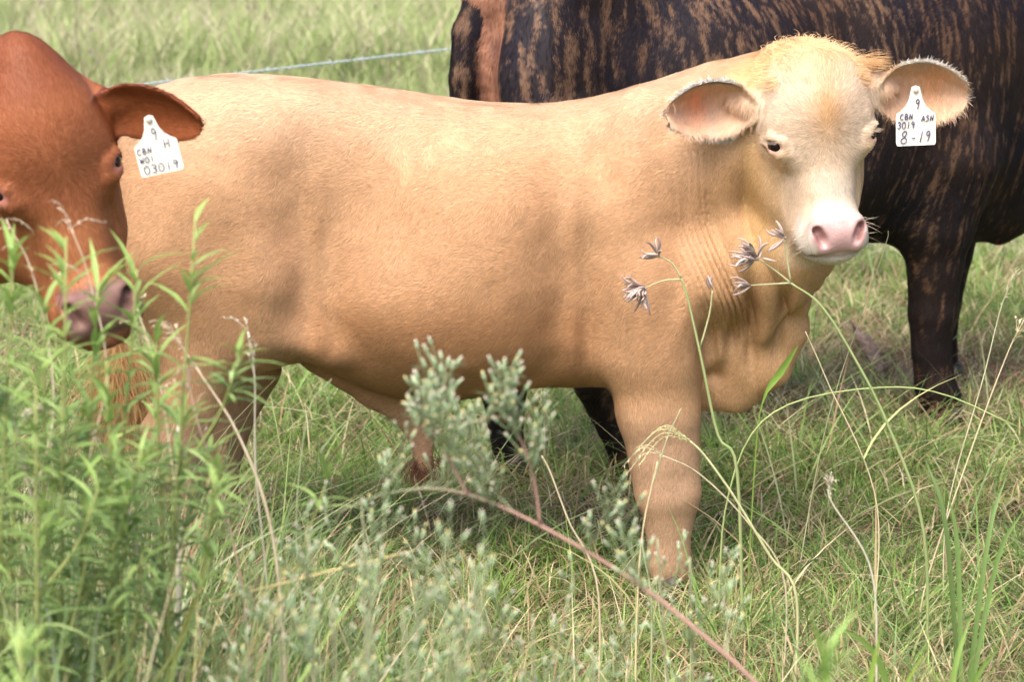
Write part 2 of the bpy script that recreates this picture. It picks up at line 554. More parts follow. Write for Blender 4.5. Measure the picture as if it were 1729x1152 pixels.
GL = {  # hand-drawn strokes on a 1 x 1.6 box
 '0': [[(.5,1.6),(.1,1.25),(.05,.6),(.3,.05),(.7,.05),(.95,.5),(.95,1.1),(.7,1.5),(.5,1.6)]],
 '1': [[(.55,1.6),(.45,0)]],
 '3': [[(.1,1.4),(.5,1.6),(.9,1.3),(.7,.95),(.4,.85),(.8,.7),(.9,.35),(.5,0),(.05,.2)]],
 '8': [[(.55,.85),(.15,1.15),(.3,1.5),(.6,1.6),(.85,1.35),(.55,.85),(.1,.5),(.15,.1),(.5,0),(.85,.15),(.9,.5),(.55,.85)]],
 '9': [[(.85,1.3),(.5,1.6),(.15,1.35),(.2,1.0),(.55,.9),(.85,1.3),(.75,.7),(.55,0)]],
 '-': [[(.1,.8),(.9,.8)]],
 'C': [[(.9,1.4),(.5,1.6),(.1,1.1),(.1,.4),(.4,.0),(.9,.15)]],
 'B': [[(.15,0),(.15,1.6),(.7,1.45),(.75,1.05),(.2,.85),(.85,.65),(.85,.2),(.15,0)]],
 'N': [[(.1,0),(.15,1.6),(.8,.1),(.9,1.6)]],
 'W': [[(.0,1.6),(.25,0),(.5,1.2),(.75,0),(1,1.6)]],
 'O': [[(.5,1.6),(.1,1.2),(.1,.4),(.5,.0),(.9,.4),(.9,1.2),(.5,1.6)]],
 'H': [[(.15,0),(.15,1.6)],[(.15,.8),(.85,.8)],[(.85,0),(.9,1.6)]],
 'A': [[(.0,0),(.5,1.6),(.95,0)],[(.2,.6),(.8,.6)]],
 'S': [[(.85,1.4),(.45,1.6),(.15,1.25),(.75,.7),(.8,.25),(.4,0),(.05,.2)]],
 'M': [[(.05,0),(.15,1.6),(.5,.6),(.85,1.6),(.95,0)]],
}
def tag_obj(parent, hole, right, up, size, texts, name='ear_tag', ink=.00085):
    """plastic ear tag: narrow neck with a button, flared shoulders, squarish plate; hand-written marks raised on it"""
    hole = np.array(hole, float); r = norm(np.array(right, float)); u = norm(np.array(up, float) - r * (np.array(up, float) @ r)); n = norm(np.cross(r, u))
    if n[1] > 0: n = -n
    w, hh = size
    out = [(-.10, .06), (0, .085), (.10, .06), (.13, -.03), (.17, -.16), (.25, -.28), (.38, -.37), (.48, -.42), (.5, -.46), (.5, -.95), (.475, -.995), (.44, -1.0),
           (-.44, -1.0), (-.475, -.995), (-.5, -.95), (-.5, -.46), (-.48, -.42), (-.38, -.37), (-.25, -.28), (-.17, -.16), (-.13, -.03)]
    out = np.array(out) * (w, hh)
    bend = lambda x, y: -n * (0.05 * w * (x / w) ** 2 * 4) * .35
    k = len(out)
    Pf = np.array([hole + r * x + u * y + bend(x, y) for x, y in out]); th = .0022
    ys = out[:, 1]
    # triangulate by pairing left/right points: build rows
    rows = [(0, 0, 20 - 20), ]
    left = [0, 20, 19, 18, 17, 16, 15, 14, 13, 12]; rgt = [2, 3, 4, 5, 6, 7, 8, 9, 10, 11]
    F = []
    for a in range(len(left) - 1):
        F.append([left[a], left[a + 1], rgt[a + 1], rgt[a]])
    tri = [[0, 2, 1]]
    V = np.concatenate([Pf + n * th / 2, Pf - n * th / 2])
    Fb = [[i + k for i in q[::-1]] for q in F]; tb = [[i + k for i in q[::-1]] for q in tri]
    sides = [[i, (i + 1) % k, (i + 1) % k + k, i + k] for i in range(k)]
    o = make_obj(name, V, [F + Fb + sides, tri + tb], m_tag, parent, smooth=False)
    # pin
    t, q = tube([hole - n * .006, hole + n * .004, hole + n * .005], [.0045, .0045, .003], 10)
    make_obj('pin', t, [q], mat_pin, o)
    parts = []
    for txt, x, y, cw, ch, slant in texts:
        cx = x * w
        for chh in txt:
            for st in GL.get(chh, []):
                pts = [hole + r * (cx + (p[0] + slant * p[1]) * cw * w) + u * (y * hh + p[1] / 1.6 * ch * hh) + n * (th / 2 + .0008) + bend(cx + p[0] * cw * w, 0) for p in st]
                sm = max(5, len(pts) * 4) if len(pts) > 2 else 3
                if len(pts) > 2 and chh in '0389OCSBQ':
                    v, q = tube(pts, ink, 5, smooth_n=sm)
                else:
                    for pa, pb in zip(pts[:-2], pts[1:-1]):
                        v, q = tube([pa, pb], ink, 5); parts.append((v, q, (0, 0, 0)))
                    v, q = tube(pts[-2:], ink, 5)
                parts.append((v, q, (0, 0, 0)))
            cx += cw * w * 1.35
    v, q, c = merge(parts)
    make_obj('handwriting', v, [q], m_ink, o)
    return o
mat_pin = mat_plain('pin_plastic', (.55, .5, .42), .4, .5)

m_coat = mat_attr('coat_hair', rough=.55, spec=.35, transl=.12)
def mat_fur():
    """short coat: each hair is lit mostly by the lie of the hide under it, as a dense coat is"""
    m = mat_attr('short_coat', rough=.6, spec=.22, transl=.14)
    n, l = m.node_tree.nodes, m.node_tree.links; b = n['Principled BSDF']
    a = n.new('ShaderNodeAttribute'); a.attribute_name = 'BN'
    vt = n.new('ShaderNodeVectorTransform'); vt.vector_type = 'NORMAL'; vt.convert_from = 'OBJECT'; vt.convert_to = 'WORLD'
    l.new(a.outputs['Vector'], vt.inputs[0])
    g = n.new('ShaderNodeNewGeometry')
    s1 = n.new('ShaderNodeVectorMath'); s1.operation = 'SCALE'; s1.inputs['Scale'].default_value = .18; l.new(g.outputs['Normal'], s1.inputs[0])
    ad = n.new('ShaderNodeVectorMath'); ad.operation = 'ADD'; l.new(vt.outputs[0], ad.inputs[0]); l.new(s1.outputs[0], ad.inputs[1])
    nm = n.new('ShaderNodeVectorMath'); nm.operation = 'NORMALIZE'; l.new(ad.outputs[0], nm.inputs[0])
    l.new(nm.outputs[0], b.inputs['Normal'])
    return m
m_fur = mat_fur()
m_skin = mat_attr('hide', rough=.6, spec=.3)
m_nose = mat_attr('hide_nose', rough=.35, spec=.5, bump=.0012, bscale=260)

def curlfield(P, sc, seed, amt):
    return np.stack([vnoise(P, sc, seed), vnoise(P, sc, seed + 3), vnoise(P, sc, seed + 6)], 1) * amt

# ------------------------------------------------------------------ the cream calf
FC = Frame(0, 4.5, 0)
SX = 1 / 900.0
def build_calf():
    root = empty('calf', (0, 4.5, 0), 0, 'cream tan calf standing side-on with its pale face turned to the camera', 'calf')
    S = SDF()
    T = [ # px, top, bottom, half width, offset
        (194, 300, 330, .03, 0), (200, 250, 390, .085, 0), (214, 212, 430, .12, 0), (235, 180, 470, .145, 0), (265, 152, 505, .165, 0), (300, 138, 535, .178, 0), (350, 130, 560, .19, 0),
        (410, 127, 575, .195, 0), (480, 130, 590, .20, 0), (560, 139, 622, .215, 0), (640, 150, 655, .23, 0), (720, 163, 668, .24, 0),
        (800, 174, 662, .24, 0), (880, 178, 650, .235, 0), (960, 173, 645, .225, 0), (1050, 154, 645, .21, -.005), (1130, 129, 650, .19, -.015),
        (1200, 104, 640, .145, -.03), (1260, 98, 610, .110, -.07), (1310, 112, 570, .095, -.11), (1350, 150, 520, .085, -.14), (1385, 220, 450, .05, -.15), (1400, 290, 400, .01, -.15)]
    xs = [FC.pt(a[0], 400, a[4])[0] for a in T]
    top = [FC.pt(a[0], a[1], a[4])[2] for a in T]; bot = [FC.pt(a[0], a[2], a[4])[2] for a in T]
    loft(S, xs, top, bot, [a[3] for a in T], [a[4] for a in T], 2.35, .05)
    p = FC.pt
    # rump, thigh, stifle
    ell(S, p(330, 395, -.085), (.142, .105, .235), .07)
    ell(S, p(330, 395, .085), (.142, .105, .235), .07)
    ell(S, p(440, 515, -.115), (.095, .075, .115), .07)
    ell(S, p(468, 205, -.095), (.08, .040, .045), .10)
    chain(S, [p(420, 260, -.12), p(360, 330, -.14), p(300, 430, -.15)], [.05, .055, .05], .12)
    chain(S, [p(430, 360, -.155), p(455, 450, -.168), p(430, 540, -.15)], [.05, .06, .05], .08)
    ell(S, p(478, 215, .14), (.07, .045, .06), .06)
    ell(S, p(250, 215, -.09), (.05, .045, .05), .06)
    chain(S, [p(560, 590, -.16), p(500, 545, -.17), p(440, 480, -.15)], [.03, .045, .05], .05)
    # shoulder and upper arm muscles
    ell(S, p(1090, 330, -.125), (.11, .06, .19), .08)
    ell(S, p(1110, 500, -.14), (.105, .075, .13), .06)
    ell(S, p(1165, 470, -.135), (.055, .06, .085), .05)
    ell(S, p(800, 450, -.17), (.20, .075, .17), .08)
    # hollows: flank, behind shoulder, behind hip
    ell(S, p(600, 360, -.380), (.10, .14, .12), .18, 's')
    ell(S, p(975, 510, -.318), (.034, .10, .15), .14, 's')
    ell(S, p(1012, 600, -.255), (.016, .06, .06), .05, 's')
    ell(S, p(1000, 250, -.27), (.03, .09, .07), .09, 's')
    ell(S, p(530, 480, -.312), (.030, .10, .12), .10, 's')
    ell(S, p(505, 555, -.27), (.030, .06, .035), .05, 's')
    ell(S, p(1165, 330, -.27), (.03, .09, .16), .10, 's')
    # legs near side
    chain(S, [p(372, 470, -.12), p(352, 580, -.13), p(322, 680, -.14), p(298, 748, -.15), p(305, 820, -.15), p(322, 905, -.15), p(330, 955, -.15)],
          [.12, .088, .062, .049, .036, .030, .034], .05, yscale=.8)
    chain(S, [p(385, 560, -.13), p(300, 690, -.145), p(262, 725, -.15)], [.05, .03, .026], .03, yscale=.7)
    chain(S, [p(415, 520, .12), p(420, 620, .10), p(385, 720, .09), p(372, 800, .09), p(378, 880, .09), p(384, 925, .09)],
          [.11, .062, .044, .034, .028, .033], .05, yscale=.8)
    chain(S, [p(1102, 470, -.13), p(1108, 600, -.13), p(1112, 690, -.13), p(1120, 770, -.13), p(1128, 832, -.13), p(1130, 890, -.13), p(1130, 940, -.13), p(1131, 965, -.13)],
          [.105, .092, .075, .060, .055, .036, .033, .037], .04, yscale=.8, join=.03)
    chain(S, [p(1095, 500, .12), p(1100, 680, .11), p(1118, 830, .11), p(1124, 900, .11), p(1126, 925, .11)], [.09, .056, .045, .032, .036], .04, yscale=.8)
    # brisket and dewlap
    chain(S, [p(1190, 600, -.02), p(1250, 590, -.04), p(1310, 545, -.07)], [.085, .088, .058], .05, yscale=.62)
    chain(S, [p(1200, 655, -.06), p(1240, 650, -.07), p(1290, 610, -.09), p(1330, 555, -.10), p(1340, 520, -.11)], [.042, .050, .055, .036, .022], .04, yscale=.55)
    chain(S, [p(1180, 530, -.10), p(1240, 480, -.12), p(1290, 410, -.15)], [.055, .050, .055], .06)
    ell(S, p(1206, 610, -.20), (.016, .07, .085), .05, 's')
    ell(S, p(1222, 560, -.185), (.022, .05, .05), .05, 's')
    # neck towards the head and throat
    chain(S, [p(1180, 300, -.06), p(1270, 230, -.13), p(1340, 200, -.16)], [.13, .115, .095], .05)
    chain(S, [p(1230, 440, -.10), p(1330, 400, -.15), p(1372, 360, -.17)], [.11, .085, .06], .05)
    chain(S, [p(1352, 505, -.12), p(1362, 470, -.14), p(1380, 420, -.17)], [.020, .028, .035], .03, yscale=.8)
    # sheath hanging under the belly
    chain(S, [p(560, 590, -.02), p(640, 655, -.03), p(690, 690, -.03), p(712, 735, -.03), p(718, 785, -.03)], [.05, .042, .034, .024, .015], .05, yscale=.55)
    # tail
    chain(S, [p(225, 195, .0), p(196, 235, .02), p(180, 330, .03), p(182, 450, .04), p(195, 560, .04), p(205, 640, .04)], [.028, .026, .021, .017, .014, .010], .02)
    # head
    M = (rotm(R(11), R(-5), R(4)), p(1383, 229, -.275), 1.0)
    head_prims(S, M, muzzle_w=.92)
    chain(S, [M[0] @ np.array([0, .14, .06]) + M[1], p(1290, 200, -.12)], [.085, .11], .05)
    # ears
    E1 = ear_prims(S, p(1270, 176, -.255), p(1122, 190, -.27), (-.16, -1, -.20), .053, depth=.050, bend=.02)
    E2 = ear_prims(S, p(1480, 152, -.235), p(1637, 160, -.24), (.10, -1, -.26), .060, depth=.048, bend=.05)
    # skin folds of the neck, running down from the crest to the brisket
    def folds(P):
        x, z = P[:, 0], P[:, 2]
        u = x * 900 + 864.5; v = (1.124 - z) * 885       # metres along the neck and down from the crest, in 1/900ths
        s = u - .19 * (v - 300) + 30 * vnoise(np.stack([x, P[:, 1] * .3, z], 1), 5, 4)
        a = sstep(1105, 1200, s) * sstep(1330, 1290, s) * sstep(190, 300, v) * sstep(560, 470, v)
        A2 = np.interp(s, [1100, 1180, 1230, 1290, 1330], [.35, .9, 1.1, 1.1, .8])
        per = np.interp(s, [1100, 1200, 1320], [30, 26, 30])
        ridge = np.abs(np.sin(s / per * math.pi)) ** .75
        amp = .0165 * A2 * np.clip(.7 + 1.1 * vnoise(P, 6, 9, 2), .1, 1.4)
        g = a * amp * (1 - ridge) - a * .002
        # deep folds of the dewlap
        g += .020 * np.exp(-((u - 1262 - .10 * (v - 500)) / 13) ** 2) * sstep(380, 470, v) * sstep(650, 560, v)
        g += .016 * np.exp(-((u - 1316 + .05 * (v - 500)) / 11) ** 2) * sstep(430, 480, v) * sstep(610, 560, v)
        g += .012 * np.exp(-((u - 1238) / 13) ** 2 - ((v - 540) / 34) ** 2) - .006 * np.exp(-((u - 1215) / 10) ** 2 - ((v - 545) / 50) ** 2)
        g += .010 * np.exp(-((u - 1208) / 16) ** 2 - ((v - 618) / 14) ** 2)
        return g * sstep(.06, -.04, P[:, 1] + .02)
    S.add((-1, -.5, .2), (.9, .0, 1.6), folds, .01, 'd')
    def lumps(P):
        return .0022 * vnoise(P, 9, 2) + .0012 * vnoise(P, 26, 3)
    S.add((-1, -.5, .1), (.42, .5, 1.6), lumps, .01, 'd')

    lo = np.array([-.82, -.30, -.02]); hi = np.array([.92, .30, 1.12])
    lo[1], hi[1] = -.46, .30
    zt = max(top) + .06; hi[2] = p(1380, 40, -.3)[2] + .03
    blo = p(1110, 700, 0); bhi = p(1650, 30, 0)
    V, Q = two_res(S, lo, hi, .0052, np.array([blo[0], -.46, blo[2]]), np.array([bhi[0], .0, bhi[2] + .03]), .0026)
    N = vnormals(V, Q)

    # ---------- colours of hide and hair
    def colour(P, Nn=None):
        q = hl(P, M)
        px = P[:, 0] * 900 + 864.5
        base = lerpc((.68, .43, .258), (.64, .37, .20), .5 + .5 * vnoise(P, 3.0, 1, 2))
        # darker warm belly and legs inner, paler back
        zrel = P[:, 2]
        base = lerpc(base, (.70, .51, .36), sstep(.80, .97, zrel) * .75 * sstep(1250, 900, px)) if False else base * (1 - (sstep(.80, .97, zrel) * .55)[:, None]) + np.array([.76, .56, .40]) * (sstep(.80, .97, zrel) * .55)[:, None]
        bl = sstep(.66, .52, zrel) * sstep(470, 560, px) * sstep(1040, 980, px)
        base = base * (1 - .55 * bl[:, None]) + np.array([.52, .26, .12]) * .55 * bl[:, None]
        low = sstep(.42, .30, zrel)
        base = base * (1 - .5 * low[:, None]) + np.array([.60, .42, .31]) * .5 * low[:, None]
        neck = sstep(1130, 1260, px)
        base = base * (1 - .6 * neck[:, None]) + np.array([.66, .41, .21]) * .6 * neck[:, None]
        # head
        hm = sstep(.20, .10, q[:, 1]) * sstep(-.26, -.23, q[:, 2]) * sstep(.13, .11, np.abs(q[:, 0])) * (q[:, 2] < .3)
        hc = np.tile(np.array([.72, .47, .24]), (len(P), 1))
        fr = sstep(.06, .0, q[:, 1])          # front of the face
        cream = np.array([.85, .66, .50])
        hc = hc * (1 - fr[:, None]) + cream * fr[:, None]
        wh = np.exp(-((q[:, 0]) / .028) ** 2 - ((q[:, 2] - .055) / .055) ** 2) * fr
        hc = hc * (1 - .9 * wh[:, None]) + np.array([.70, .42, .21]) * .9 * wh[:, None]
        pt_ = sstep(.08, .16, q[:, 2])
        hc = hc * (1 - .7 * pt_[:, None]) + np.array([.68, .43, .20]) * .7 * pt_[:, None]
        br = .8 * sstep(-.035, -.085, q[:, 2]) * fr * sstep(.050, .018, np.abs(q[:, 0] - .006) + .012 * vnoise(P, 30, 61))
        hc = hc * (1 - br[:, None]) + np.array([.80, .71, .60]) * br[:, None]
        mz = .95 * sstep(-.122, -.140, q[:, 2] + .010 * vnoise(P, 40, 62)) * sstep(-.015, -.04, q[:, 1] + .010 * vnoise(P, 35, 63))
        hc = hc * (1 - mz[:, None]) + np.array([.76, .69, .61]) * mz[:, None]
        base = base * (1 - hm[:, None]) + hc * hm[:, None]
        mth = .6 * np.exp(-((q[:, 2] + .1965) / .0032) ** 2) * (q[:, 1] < -.02) * hm
        base = base * (1 - mth[:, None]) + np.array([.22, .11, .09]) * mth[:, None]
        gold = .55 * hm * sstep(.055, .08, np.abs(q[:, 0])) * sstep(.02, -.04, q[:, 2]) * (1 - mz)
        base = base * (1 - gold[:, None]) + np.array([.72, .45, .20]) * gold[:, None]
        # pink nose pad
        npd = nosepad(q)
        pk = lerpc((.60, .40, .38), (.48, .29, .29), .5 + .5 * vnoise(P, 60, 8))
        base = base * (1 - npd[:, None]) + pk * npd[:, None]
        for s in (-1, 1):
            dn = np.sqrt(((q[:, 0] - s*.038) / .015) ** 2 + ((q[:, 2] + .158) / .024) ** 2)
            inn = sstep(1.1, .5, dn) * (q[:, 1] < -.06) * sstep(-.112, -.098, q[:, 1])
            base = base * (1 - .7 * inn[:, None]) + np.array([.34, .16, .15]) * .7 * inn[:, None]
            # pink skin of the lids
            de = np.linalg.norm((q - np.array([s*.084, -.020, -.004])) / np.array([.022, .022, .017]), axis=1)
            pe = sstep(1.15, .75, de)
            base = base * (1 - .8 * pe[:, None]) + np.array([.72, .38, .31]) * .8 * pe[:, None]
            de2 = np.linalg.norm((q - np.array([s*.069, -.032, -.018])) / np.array([.007, .010, .006]), axis=1)
            pe2 = sstep(1.2, .6, de2)
            base = base * (1 - .7 * pe2[:, None]) + np.array([.60, .16, .12]) * .7 * pe2[:, None]
        for E, tint in ((E1, (.95, .36, .19)), (E2, (.92, .48, .24))):  # pink-orange inner ear; glow of light through it painted into the tint
            qe, r = in_ear(P, E)
            near = (np.abs(qe[:, 1]) < .06) * sstep(1.45, 1.3, r) * sstep(-1.05, -.8, qe[:, 0] / E['L'])
            rim = near * sstep(.90, .97, r) * sstep(-.72, -.45, qe[:, 0] / E['L'])
            out = near * sstep(.80, .93, r)
            cup = near * sstep(.97, .88, r) * (np.ones(len(P)) if Nn is None else (Nn @ E['o'] > .05))
            fur = lerpc((.70, .50, .30), (.78, .62, .46), .5 + .5 * vnoise(P, 40, 5))
            base = base * (1 - near[:, None]) + fur * near[:, None]
            base = base * (1 - cup[:, None]) + lerpc((.86, .58, .40), tint, np.exp(-((qe[:, 0] / E['L'] - .20) / .34) ** 2 - ((qe[:, 2] / E['H'] - .05) / .62) ** 2) * .95 + .05) * cup[:, None]
            base = base * (1 - rim[:, None]) + np.array([.88, .84, .78]) * rim[:, None]  # whitish rim hairs, their backlit glow painted in as extra lightness
        return base

    def nosepad(q):
        w = .040 + .012 * sstep(-.18, -.145, q[:, 2])
        return sstep(w + .006, w - .002, np.abs(q[:, 0])) * sstep(-.127, -.135, q[:, 2]) * sstep(-.198, -.190, q[:, 2]) * sstep(-.070, -.080, q[:, 1])

    def dens(c, n):
        q = hl(c, M)
        d = np.full(len(c), 330000.0)
        vis = n[:, 1] < .8
        d = np.where(vis, d, 60000.0)
        hd = (np.linalg.norm(q * [1, .8, .7], axis=1) < .19)
        d = np.where(hd & vis, 420000.0, d)
        d = d * (1 - nosepad(q))
        for s in (-1, 1):
            de = np.linalg.norm((q - np.array([s*.086, -.022, -.003])) / np.array([.024, .024, .018]), axis=1)
            d = np.where(de < 1, 0, d)
            dn = np.sqrt(((q[:, 0] - s*.040) / .014) ** 2 + ((q[:, 2] + .158) / .024) ** 2)
            d = np.where((dn < 1) & (q[:, 1] < -.06), 0, d)
        for E in (E1, E2):
            qe, r = in_ear(c, E)
            near = (np.abs(qe[:, 1]) < .06) & (r < 1.3)
            d = np.where(near & (r < .86) & ((n @ E['o']) > .05), 70000.0, d)
            d = np.where(near & (r > .86), 900000.0, d)
        return d

    P, Nh = sample_surface(V, Q, N, dens)
    q = hl(P, M)
    px = P[:, 0] * 900 + 864.5
    n = len(P)
    D = np.zeros((n, 3)); D[:] = (-.9, 0, -.55)
    nk = sstep(1080, 1230, px)
    D = D * (1 - nk[:, None]) + np.array([-.25, 0, -1.0]) * nk[:, None]
    leg = sstep(.50, .40, P[:, 2]) * ((px < 480) | ((px > 1000) & (px < 1195)))
    th = sstep(.62, .45, P[:, 2]) * (px < 460)
    leg = np.maximum(leg, th)
    D = D * (1 - leg[:, None]) + np.array([-.12, 0, -1.0]) * leg[:, None]
    fl = np.exp(-((px - 760) / 150) ** 2 - ((P[:, 2] - .80) / .10) ** 2)
    rump = np.exp(-((px - 560) / 120) ** 2 - ((P[:, 2] - .90) / .08) ** 2)
    fr_ = np.minimum(fl, 1)[:, None]
    D += curlfield(P, 7, 11, 1.0) * .06 + curlfield(P, 13, 14, 1.0) * (.15 + 1.5 * fr_) * sstep(.99, .90, P[:, 2])[:, None] + curlfield(P, 32, 21, .6)
    D[:, 2] = np.minimum(D[:, 2], -.12)
    # face: whorl between the eyes
    hm = (np.linalg.norm(q * [1, .8, .7], axis=1) < .20) & (q[:, 1] < .16) & (np.abs(q[:, 0]) < .12)
    Dh = np.stack([q[:, 0] * 1.2, np.full(n, .0), q[:, 2] - .022], 1)
    Dh = norm(Dh)
    Dh[:, 1] = .25 * sstep(.0, .1, np.abs(q[:, 0]))
    dn_ = sstep(-.02, -.06, q[:, 2])
    Dh[:, 2] -= dn_ * .8
    Dh = Dh @ M[0].T + curlfield(P, 30, 31, .35)
    D[hm] = Dh[hm]
    L = .0095 * (1 + .12 * vnoise(P, 20, 41)) * np.ones(n)
    L = L * (.8 + .4 * rng.random(n))
    L[hm] *= .62; fh = hm & (q[:, 2] > -.03) & (q[:, 1] < .05); L[fh] *= 1.5
    tf = hm & (q[:, 2] > .10); L[tf] *= 1.7
    mzl = hm & (q[:, 2] < -.10) & (q[:, 1] < .02); L[mzl] *= .85
    nkm = (px > 1150) & ~hm; L[nkm] *= .65
    W = np.full(n, .0008); W[hm] = .0006
    lift = np.full(n, .15) + .16 * rng.random(n); 
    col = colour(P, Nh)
    for E in (E1, E2):
        qe, r = in_ear(P, E)
        near = (np.abs(qe[:, 1]) < .06) & (r < 1.3)
        rimm = near & (r > .90) & (qe[:, 0] > -.75 * E['L'])
        radial = (qe[:, [0]] / E['L']) * E['e'] + (qe[:, [2]] / E['H']) * E['h']
        D[near] = (E['e'] + 0 * radial)[near] if False else (np.tile(E['e'], (n, 1)) * .8 + radial * .7)[near]
        D[rimm] = (radial + .35 * E['o'] + E['e'] * .25)[rimm]
        L[near] = .007; L[rimm] = .004 + .010 * rng.random(rimm.sum()) ** 2; lift[rimm] = .55
        cup = near & (r < .88) & ((Nh @ E['o']) > .05)
        L[cup] = .012 + .016 * rng.random(cup.sum()) ** 2
        W[near] = .0006
        band = np.exp(-((qe[:, 0] / E['L'] + .10) / .14) ** 2)
        D[cup] = (-E['h'] * 1.0 + .2 * E['e'])[None].repeat(cup.sum(), 0) + .3 * E['e'] * rng.normal(size=(cup.sum(), 1))
        tint = np.array([.72, .56, .46])
        cc = (.3 + .6 * band)[:, None]
        col[cup] = (col * (1 - cc) + tint * cc)[cup]
    colv = np.zeros(n); colv[fh] = .16 * rng.normal(size=fh.sum()) - .04
    var = 1 + colv + .05 * vnoise(P * [1, 1, 1], 55, 51) + .15 * rng.normal(size=n)
    col = col * np.clip(var, .6, 1.4)[:, None]
    Vh, Qh, Ch = strands(P, Nh, D, L, W, lift, col, curl=.35 * rng.normal(size=n) * .5)
    Cb = colour(V, N) * .86  # hide darkened under the coat, painted shade between the hairs
    nb = nosepad(hl(V, M))
    Cb = Cb * (1 + .16 * nb[:, None])
    Vm, Qm, Cm = merge([(V, Q, Cb), (Vh, Qh, Ch)])
    nq = nosepad(hl(V[Q[:, 0]], M)) > .5
    mi = np.concatenate([np.where(nq, 2, 0), np.ones(len(Qh), int)])
    print('calf verts', len(V), 'hairs', n)
    body = make_obj('body', Vm, [Qm], None, root, Cm, True, mi, [m_skin, m_fur, m_nose], bn=np.concatenate([N, np.repeat(Nh, len(Vh) // max(n, 1), 0)]))
    for s in (-1, 1): eyeball(root, M, s)
    # poll tuft and lashes
    hpar = []
    def lock(P0, D0, L0, W0, lift0, c0, cnt, spread, nrm, curl):
        Pn = P0 + rng.normal(size=(cnt, 3)) * spread
        Dn = norm(D0)[None] + rng.normal(size=(cnt, 3)) * .16
        Nn = np.tile(norm(nrm), (cnt, 1))
        v, qq, cc = strands(Pn, Nn, Dn, L0 * (.6 + .5 * rng.random(cnt)), W0, lift0, np.array(c0) * (1 + .2 * rng.normal(size=(cnt, 1))), curl=curl + .3 * rng.normal(size=cnt), segs=4)
        hpar.append((v, qq, cc))
    hw = lambda v: M[0] @ (np.array(v, float) * M[2]) + M[1]
    for i in range(150):
        a = rng.uniform(-1, 1); b = rng.uniform(0, 1)
        x = a * .078; z = .150 - .055 * a * a - .012 * b; y = -.004 + .10 * b
        lock(hw((x, y, z)), M[0] @ np.array([a * .9 + .5 * rng.normal(), -.45 + .7 * b, .42]), .026, .0007, .16, (.70, .46, .25), 60, .006, M[0] @ np.array([0, -.6, 1]), rng.normal() * .5)
    for z in range(5):
        lock(hw((.088, .03, .115 + .002 * z)), np.array([1, -.1, .02 * z]), .055, .0007, .1, (.62, .38, .17), 40, .004, np.array([0, -.3, 1]), .2)
    v, qq, cc = merge(hpar)
    make_obj('poll_tuft', v, [qq], m_coat, root, cc)
    # eyelashes
    hpar.clear()
    for s in (-1, 1):
        for t in np.linspace(0, 1, 14):
            b = hw((s * (.080 + .020 * t), -.034 + .034 * t, .008 - .003 * t))
            v, qq = tube([b, b + M[0] @ np.array([s * .010, -.009, -.002]), b + M[0] @ np.array([s * .017, -.012, -.004])], [.0003, .00025, .0001], 4)
            hpar.append((v, qq, (.55, .45, .34)))
        v, qq, cc = merge(hpar); make_obj('eyelashes', v, [qq], m_coat, root, cc); hpar.clear()
    for s in (-1, 1):
        for i in range(17):
            b = hw((s * rng.uniform(.045, .061), -.05 + rng.uniform(-.03, .02), -.175 + rng.uniform(-.02, .03)))
            d = M[0] @ np.array([s * 1., rng.uniform(-.5, 0), rng.uniform(-.5, .35)])
            v, qq = tube([b, b + d * .013, b + d * .028 + np.array([0, 0, -.004])], [.0003, .00025, .0001], 4)
            hpar.append((v, qq, (.6, .52, .42)))
        v, qq, cc = merge(hpar); make_obj('whiskers', v, [qq], m_coat, root, cc); hpar.clear()
    # tail switch
    hpar.clear()
    for i in range(26):
        t = i / 26
        P0 = p(196 + 10 * t, 575 + 120 * t, .04)
        lock(P0 + rng.normal(size=3) * .008, np.array([.08 * rng.normal(), .05 * rng.normal(), -1]), .12, .0013, .05, (.55, .34, .16), 60, .006, np.array([rng.normal() * .5, -1, 0]), rng.choice([-1, 1]) * .25)
    v, qq, cc = merge(hpar)
    make_obj('tail_switch', v, [qq], m_coat, root, cc)
    hpar.clear()
    for i in range(8):
        lock(p(716, 778, -.03) + rng.normal(size=3) * .005, np.array([.1 * rng.normal(), 0, -1]), .05, .0009, .1, (.14, .06, .035), 40, .004, np.array([0, -1, 0]), rng.normal() * .3)
    v, qq, cc = merge(hpar)
    make_obj('belly_tuft', v, [qq], m_coat, root, cc)
    for (a, b, off) in ((335, 978, -.16), (392, 950, .085), (1138, 985, -.14), (1132, 945, .105)):
        c = p(a, b, off)
        for sg in (-1, 1):
            v, qq = tube([c + (-.012, sg*.014, .03 - c[2] + .012), c + (-.002, sg*.016, -c[2] + .022), c + (.010, sg*.017, -c[2] + .001)], [.018, .022, .025], 10)
            make_obj('hoof', v, [qq], m_hoof, root)
    texts = [('9', -.02, -.33, .11, .17, .1), ('CBN', -.40, -.52, .085, .10, .08), ('ASH', .13, -.56, .08, .10, .2), ('3019', -.47, -.68, .085, .12, .1), ('8', -.40, -.95, .16, .22, .15), ('-', -.13, -.96, .11, .2, .1), ('1', .05, -.94, .1, .2, .35), ('9', .22, -.93, .12, .19, .2)]
    tag_obj(root, p(1546, 152, -.272), (1, 0, .045), (.02, 0, 1), (.0705, .0985), texts)
    return root

